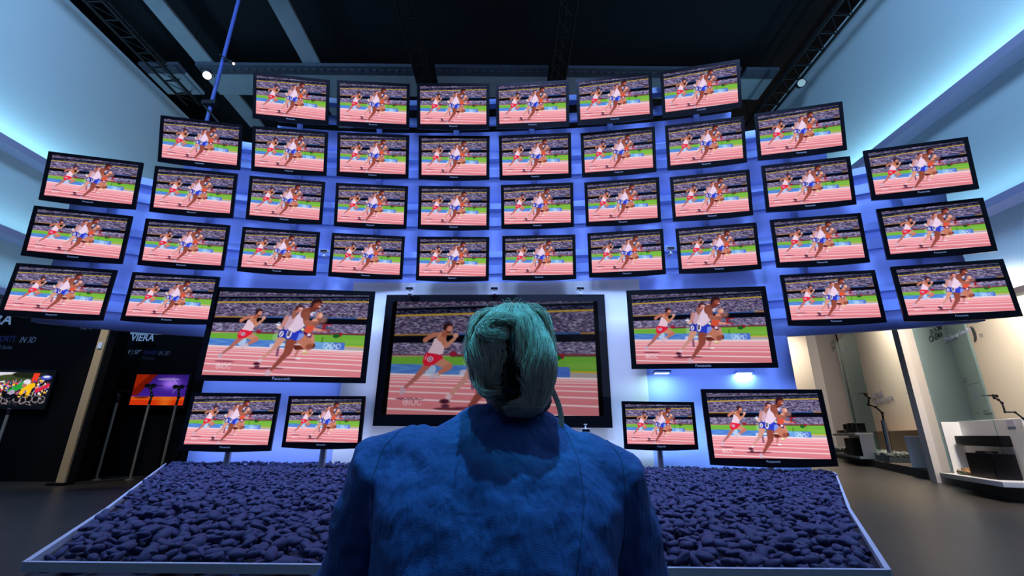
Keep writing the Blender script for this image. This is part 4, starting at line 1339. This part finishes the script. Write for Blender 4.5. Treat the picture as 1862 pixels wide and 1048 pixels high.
# collar standing around the neck
b = nb(); rows = []
for z, rx, ry, dy in ((.925, .088, .078, .004), (.955, .074, .072, .010), (.975, .068, .068, .016), (.972, .062, .062, .018), (.94, .060, .060, .014)):
    row = []
    for i in range(33):
        a = math.radians(-65 - 230 * i / 32 + 180 + 0)
        row.append(b.verts.new((-.008 + math.sin(a - math.pi / 2 + math.pi) * rx * 1.0, .012 + dy - .004 + math.cos(a - math.pi / 2 + math.pi) * ry, z)))
    rows.append(row)
for r0_, r1_ in zip(rows[:-1], rows[1:]):
    for i in range(32):
        b.faces.new((r0_[i], r0_[i + 1], r1_[i + 1], r1_[i]))
co_ = obj('collar', b, M_jacket, person, True); sm = co_.modifiers.new('thickness', 'SOLIDIFY'); sm.thickness = .006

# trousers and shoes
b = nb()
for k in (-1, 1):
    hip = Vector((-.02 + k * .09, .04, .42)); kn = Vector((-.02 + k * .13, .47, .43)); an = Vector((-.02 + k * .12, .50, .10))
    limb(b, [(hip, .098), (hip.lerp(kn, .5), .086), (kn, .068), (kn.lerp(an, .4), .064), (an, .056)])
ball(b, (-.02, .03, .43), (.18, .14, .11), 3)
lean(b); remeshed('trousers', b, M_trouser, person, .009, 4)
for k in (-1, 1):
    an = Vector((-.02 + k * .12, .50, .05)); b = nb()
    limb(b, [(an + Vector((0, -.04, 0)), .040, .045), (an + Vector((0, .04, -.005)), .042, .042), (an + Vector((0, .14, -.015)), .044, .030), (an + Vector((0, .20, -.02)), .034, .024)])
    box(b, an.x, an.y + .075, .012, .075, .27, .024, bev=.008)
    obj('shoe', b, M_shoe, person, True)

# bench carrying the visitor
t = thing('low_bench', 'low dark bench under the seated visitor', 'bench', (-.02, PY - .10, 0))
b = nb(); box(b, 0, 0, .285, .95, .42, .07, bev=.02); obj('seat', b, mat('dark bench cushion', (.02, .02, .03), .7), t)
for sx in (-1, 1):
    for sy in (-1, 1):
        b = nb(); box(b, sx * .42, sy * .16, .133, .04, .04, .266, bev=.003); obj('leg', b, M_chrome, t)

# seams of the jacket, laid on its surface
bpy.context.view_layer.update()
dg = bpy.context.evaluated_depsgraph_get()
ej = jk.evaluated_get(dg)
bvh = BVHTree.FromObject(jk, dg)
def seam(pts, label=None):
    """pts: x,z pairs (room) as seen from behind; the seam follows the cloth"""
    P = []
    for i in range(len(pts) - 1):
        for s_ in range(8):
            f = s_ / 8; P.append((pts[i][0] * (1 - f) + pts[i + 1][0] * f, pts[i][1] * (1 - f) + pts[i + 1][1] * f))
    b = nb(); pr = None
    for x, z in P:
        h = bvh.ray_cast(Vector((x, -.6, z)), Vector((0, 1, 0)))
        if h[0] is None:
            continue
        q = h[0] + h[1] * .0006
        if pr is not None and (q - pr).length < .06:
            tube(b, pr, q, .0007, n=6)
        pr = q
    if len(b.verts):
        obj('seam', b, mat('dark seam thread', (.03, .05, .14), .7), person)
seam([(-.205, .915), (-.232, .875), (-.238, .83), (-.232, .78), (-.225, .72)])
seam([(.185, .90), (.200, .86), (.198, .80), (.190, .74), (.185, .70)])
seam([(.105, .905), (.118, .86), (.120, .80), (.105, .74), (.095, .70)])

# hair: a base shell and many locks laid over it
HX, HY, HZ = .0, -.015, 1.045
b = nb()
ball(b, (HX, HY, HZ + .018), (.081, .104, .094), 3)
ball(b, (HX + .035, HY - .055, HZ - .02), (.055, .045, .080), 3)
ball(b, (HX - .035, HY - .055, HZ + .0), (.050, .043, .070), 3)
ball(b, (HX + .02, HY - .045, HZ - .085), (.058, .040, .034), 3)
hb = remeshed('hair', b, M_hairbase, person, .006, 3)
bpy.context.view_layer.update()
dg = bpy.context.evaluated_depsgraph_get()
hv = BVHTree.FromObject(hb, dg)


def hair_y(x, z):
    h = hv.ray_cast(Vector((x, -.6, z)), Vector((0, 1, 0)))
    return h[0].y if h[0] is not None else None


rn = random.Random(11)
strand_groups = {}


def strand(path, rad, grp='lock'):
    strand_groups.setdefault(grp, []).append((path, rad))


def surf_path(pts, lift, n=22, wob=.002):
    """smooth curve through (u, w) points on the back of the head; u right, w up, in metres from the head centre"""
    P = [Vector((p[0], p[1], 0)) for p in pts]
    out = []
    m = len(P) - 1
    ph = rn.uniform(0, 6); fr = rn.uniform(1.5, 3.5)
    for i in range(n + 1):
        t = i / n * m; k = min(int(t), m - 1); f = t - k
        p0, p1, p2, p3 = P[max(k - 1, 0)], P[k], P[k + 1], P[min(k + 2, m)]
        q = .5 * ((2 * p1) + (p2 - p0) * f + (2 * p0 - 5 * p1 + 4 * p2 - p3) * f * f + (3 * p1 - p0 - 3 * p2 + p3) * f ** 3)
        x, z = HX + q.x + wob * math.sin(ph + fr * t), HZ + q.y + wob * math.cos(ph * 1.3 + fr * t)
        y = hair_y(x, z)
        if y is None:
            y = out[-1][1] + .004 if out else HY - .02
        l = lift * (1 + .5 * math.sin(ph + t * 2))
        out.append((x, y - l, z))
    # calm the depth
    ys = [p[1] for p in out]
    for _ in range(2):
        ys = [ys[0]] + [(ys[i - 1] + ys[i] * 2 + ys[i + 1]) / 4 for i in range(1, len(ys) - 1)] + [ys[-1]]
    return [(p[0], y, p[2]) for p, y in zip(out, ys)]


def lock(pts, lift, count, spread):
    """one lock: a bundle of hairs that run close together and fan out slightly"""
    global rn
    for _ in range(count):
        a0, a1 = rn.gauss(0, spread), rn.gauss(0, spread)
        q = [(p[0] + a0 * (1 + .5 * i / len(pts)), p[1] + a1) for i, p in enumerate(pts)]
        strand(surf_path(q, max(.0005, lift + rn.gauss(0, .0012)), wob=.0008), rn.uniform(.00035, .0007))


j = lambda s=.004: rn.gauss(0, s)
for i in range(74):          # right side: from the crown over to the right and back under to the nape
    k = (i % 37) / 36 * .98 + rn.uniform(0, .03)
    W = .010 + .074 * k
    top = (.004 + .034 * k + j(.003), .110 - .012 * k + j(.003))
    if i % 3 == 0:
        top = (.010 + .02 * k + j(.003), .110 - .09 * rn.random() * (1 - k * .7))
    pts = [top, (W * .78 + j(), .080 - .02 * (1 - k) + j()), (W + j(.003), .018 - .02 * (1 - k) + j()), (W * .90 + j(), -.040 + j()), (.020 + W * .42 + j(), -.082 - .018 * k + j()), (.004 + j(.006), -.094 - .012 * k + j())]
    lock(pts, rn.uniform(.001, .013), 30, .0020)
for i in range(62):          # left side: swept down and inward to the clip
    k = (i % 31) / 30 * .98 + rn.uniform(0, .03)
    W = .010 + .075 * k
    pts = [(-.002 - .038 * k + j(.003), .110 - .014 * k + j(.003)), (-W * .80 + j(), .074 + j()), (-W + j(.003), .020 + j()), (-W * .86 + j(), -.028 + j()), (-.028 - W * .25 + j(), -.055 - .02 * k + j()), (-.012 + j(), -.050 - .022 * k + j())]
    lock(pts, rn.uniform(.001, .011), 28, .0020)
for i in range(320):         # rolled twist at the upper left
    r0 = rn.uniform(.014, .034); cx, cz = -.024 + j(.003), .044 + j(.004); a0 = rn.uniform(.2, 1.2); tot = rn.uniform(2.6, 4.4)
    pts = [(cx + r0 * 1.25 * math.cos(a0 + tot * s / 6), cz + r0 * .75 * math.sin(a0 + tot * s / 6)) for s in range(7)]
    strand(surf_path(pts, rn.uniform(.010, .022)), rn.uniform(.0004, .0007))
for i in range(90):          # short crown hairs
    a = rn.uniform(-.06, .06)
    pts = [(a + j(), .112 - abs(a) * .35), (a * 1.2 + j(), .085), (a * 1.25 + j(), .055)]
    strand(surf_path(pts, rn.uniform(.002, .008), 12), rn.uniform(.0006, .0010))
for i in range(26):          # long loose lock hanging at the right
    o1 = rn.gauss(0, .0025); o2 = rn.gauss(0, .003)
    path = []
    for s in range(25):
        f = s / 24
        x = .078 + .012 * f + .020 * math.sin(f * 4.2 - .7) * f + o1
        z = -.045 - .105 * f + .006 * math.sin(f * 5) + o2
        if f > .82:
            x -= (f - .82) * .14
        path.append((HX + x, HY - .02 - .01 * f, HZ + z))
    strand(path, .0007, 'loose')
for i in range(16):          # fly-away hairs on top
    x0 = rn.uniform(-.05, .05); z0 = .104 - abs(x0) * .3; dx = rn.uniform(-.02, .02)
    path = [(HX + x0 + dx * f, HY - .02, HZ + z0 + .022 * math.sin(f * 2.0)) for f in [s / 8 for s in range(9)]]
    strand(path, .0005, 'fly')


def curve_mesh(name, items, m, parent, n=6):
    V, F = [], []
    for path, rad in items:
        base = len(V); L = len(path)
        for i, p in enumerate(path):
            a = Vector(path[max(0, i - 1)]); c = Vector(path[min(L - 1, i + 1)]); T = (c - a).normalized()
            s = T.cross(Vector((0, 1, 0)));  s = s.normalized() if s.length > 1e-4 else Vector((1, 0, 0)); u = T.cross(s)
            r = rad * (1 if 0 < i < L - 1 else .3) * (1 - .35 * abs(2 * i / (L - 1) - 1))
            for k in range(n):
                t_ = 2 * math.pi * k / n; V.append(Vector(p) + s * (math.cos(t_) * r) + u * (math.sin(t_) * r))
        for i in range(L - 1):
            for k in range(n):
                F.append((base + i * n + k, base + i * n + (k + 1) % n, base + (i + 1) * n + (k + 1) % n, base + (i + 1) * n + k))
    me = bpy.data.meshes.new(name); me.from_pydata([v[:] for v in V], [], F); me.update()
    return obj(name, me, m, parent, True)


st_ = curve_mesh('hair_strands', strand_groups['lock'], M_hair, hb, 4)
lo_ = curve_mesh('loose_lock', strand_groups['loose'], M_hair, hb, 5)
fl_ = curve_mesh('flyaway_hairs', strand_groups['fly'], M_hair, hb, 5)

# dark claw clip closing the twist
b = nb()
for s in range(7):
    z = HZ + .012 - s * .014; w = .024 - abs(s - 3) * .003
    y = (hair_y(HX - .002, z) or HY - .09) - .008
    for k in (-1, 1):
        tube(b, (HX + .002, y - .006, z + .006), (HX + k * w, y - .002, z), .0035, .0028, 8); tube(b, (HX + k * w, y - .002, z), (HX + k * (w + .006), y + .016, z - .004), .0028, .0015, 8)
tube(b, (HX + .002, (hair_y(HX, HZ + .02) or HY - .09) - .016, HZ + .028), (HX + .002, (hair_y(HX, HZ - .07) or HY - .09) - .014, HZ - .085), .006, n=10)
ball(b, (HX + .004, (hair_y(HX, HZ - .03) or HY - .09) - .012, HZ - .032), (.020, .012, .046), 3)
obj('hair_clip', b, M_clip, person, True)
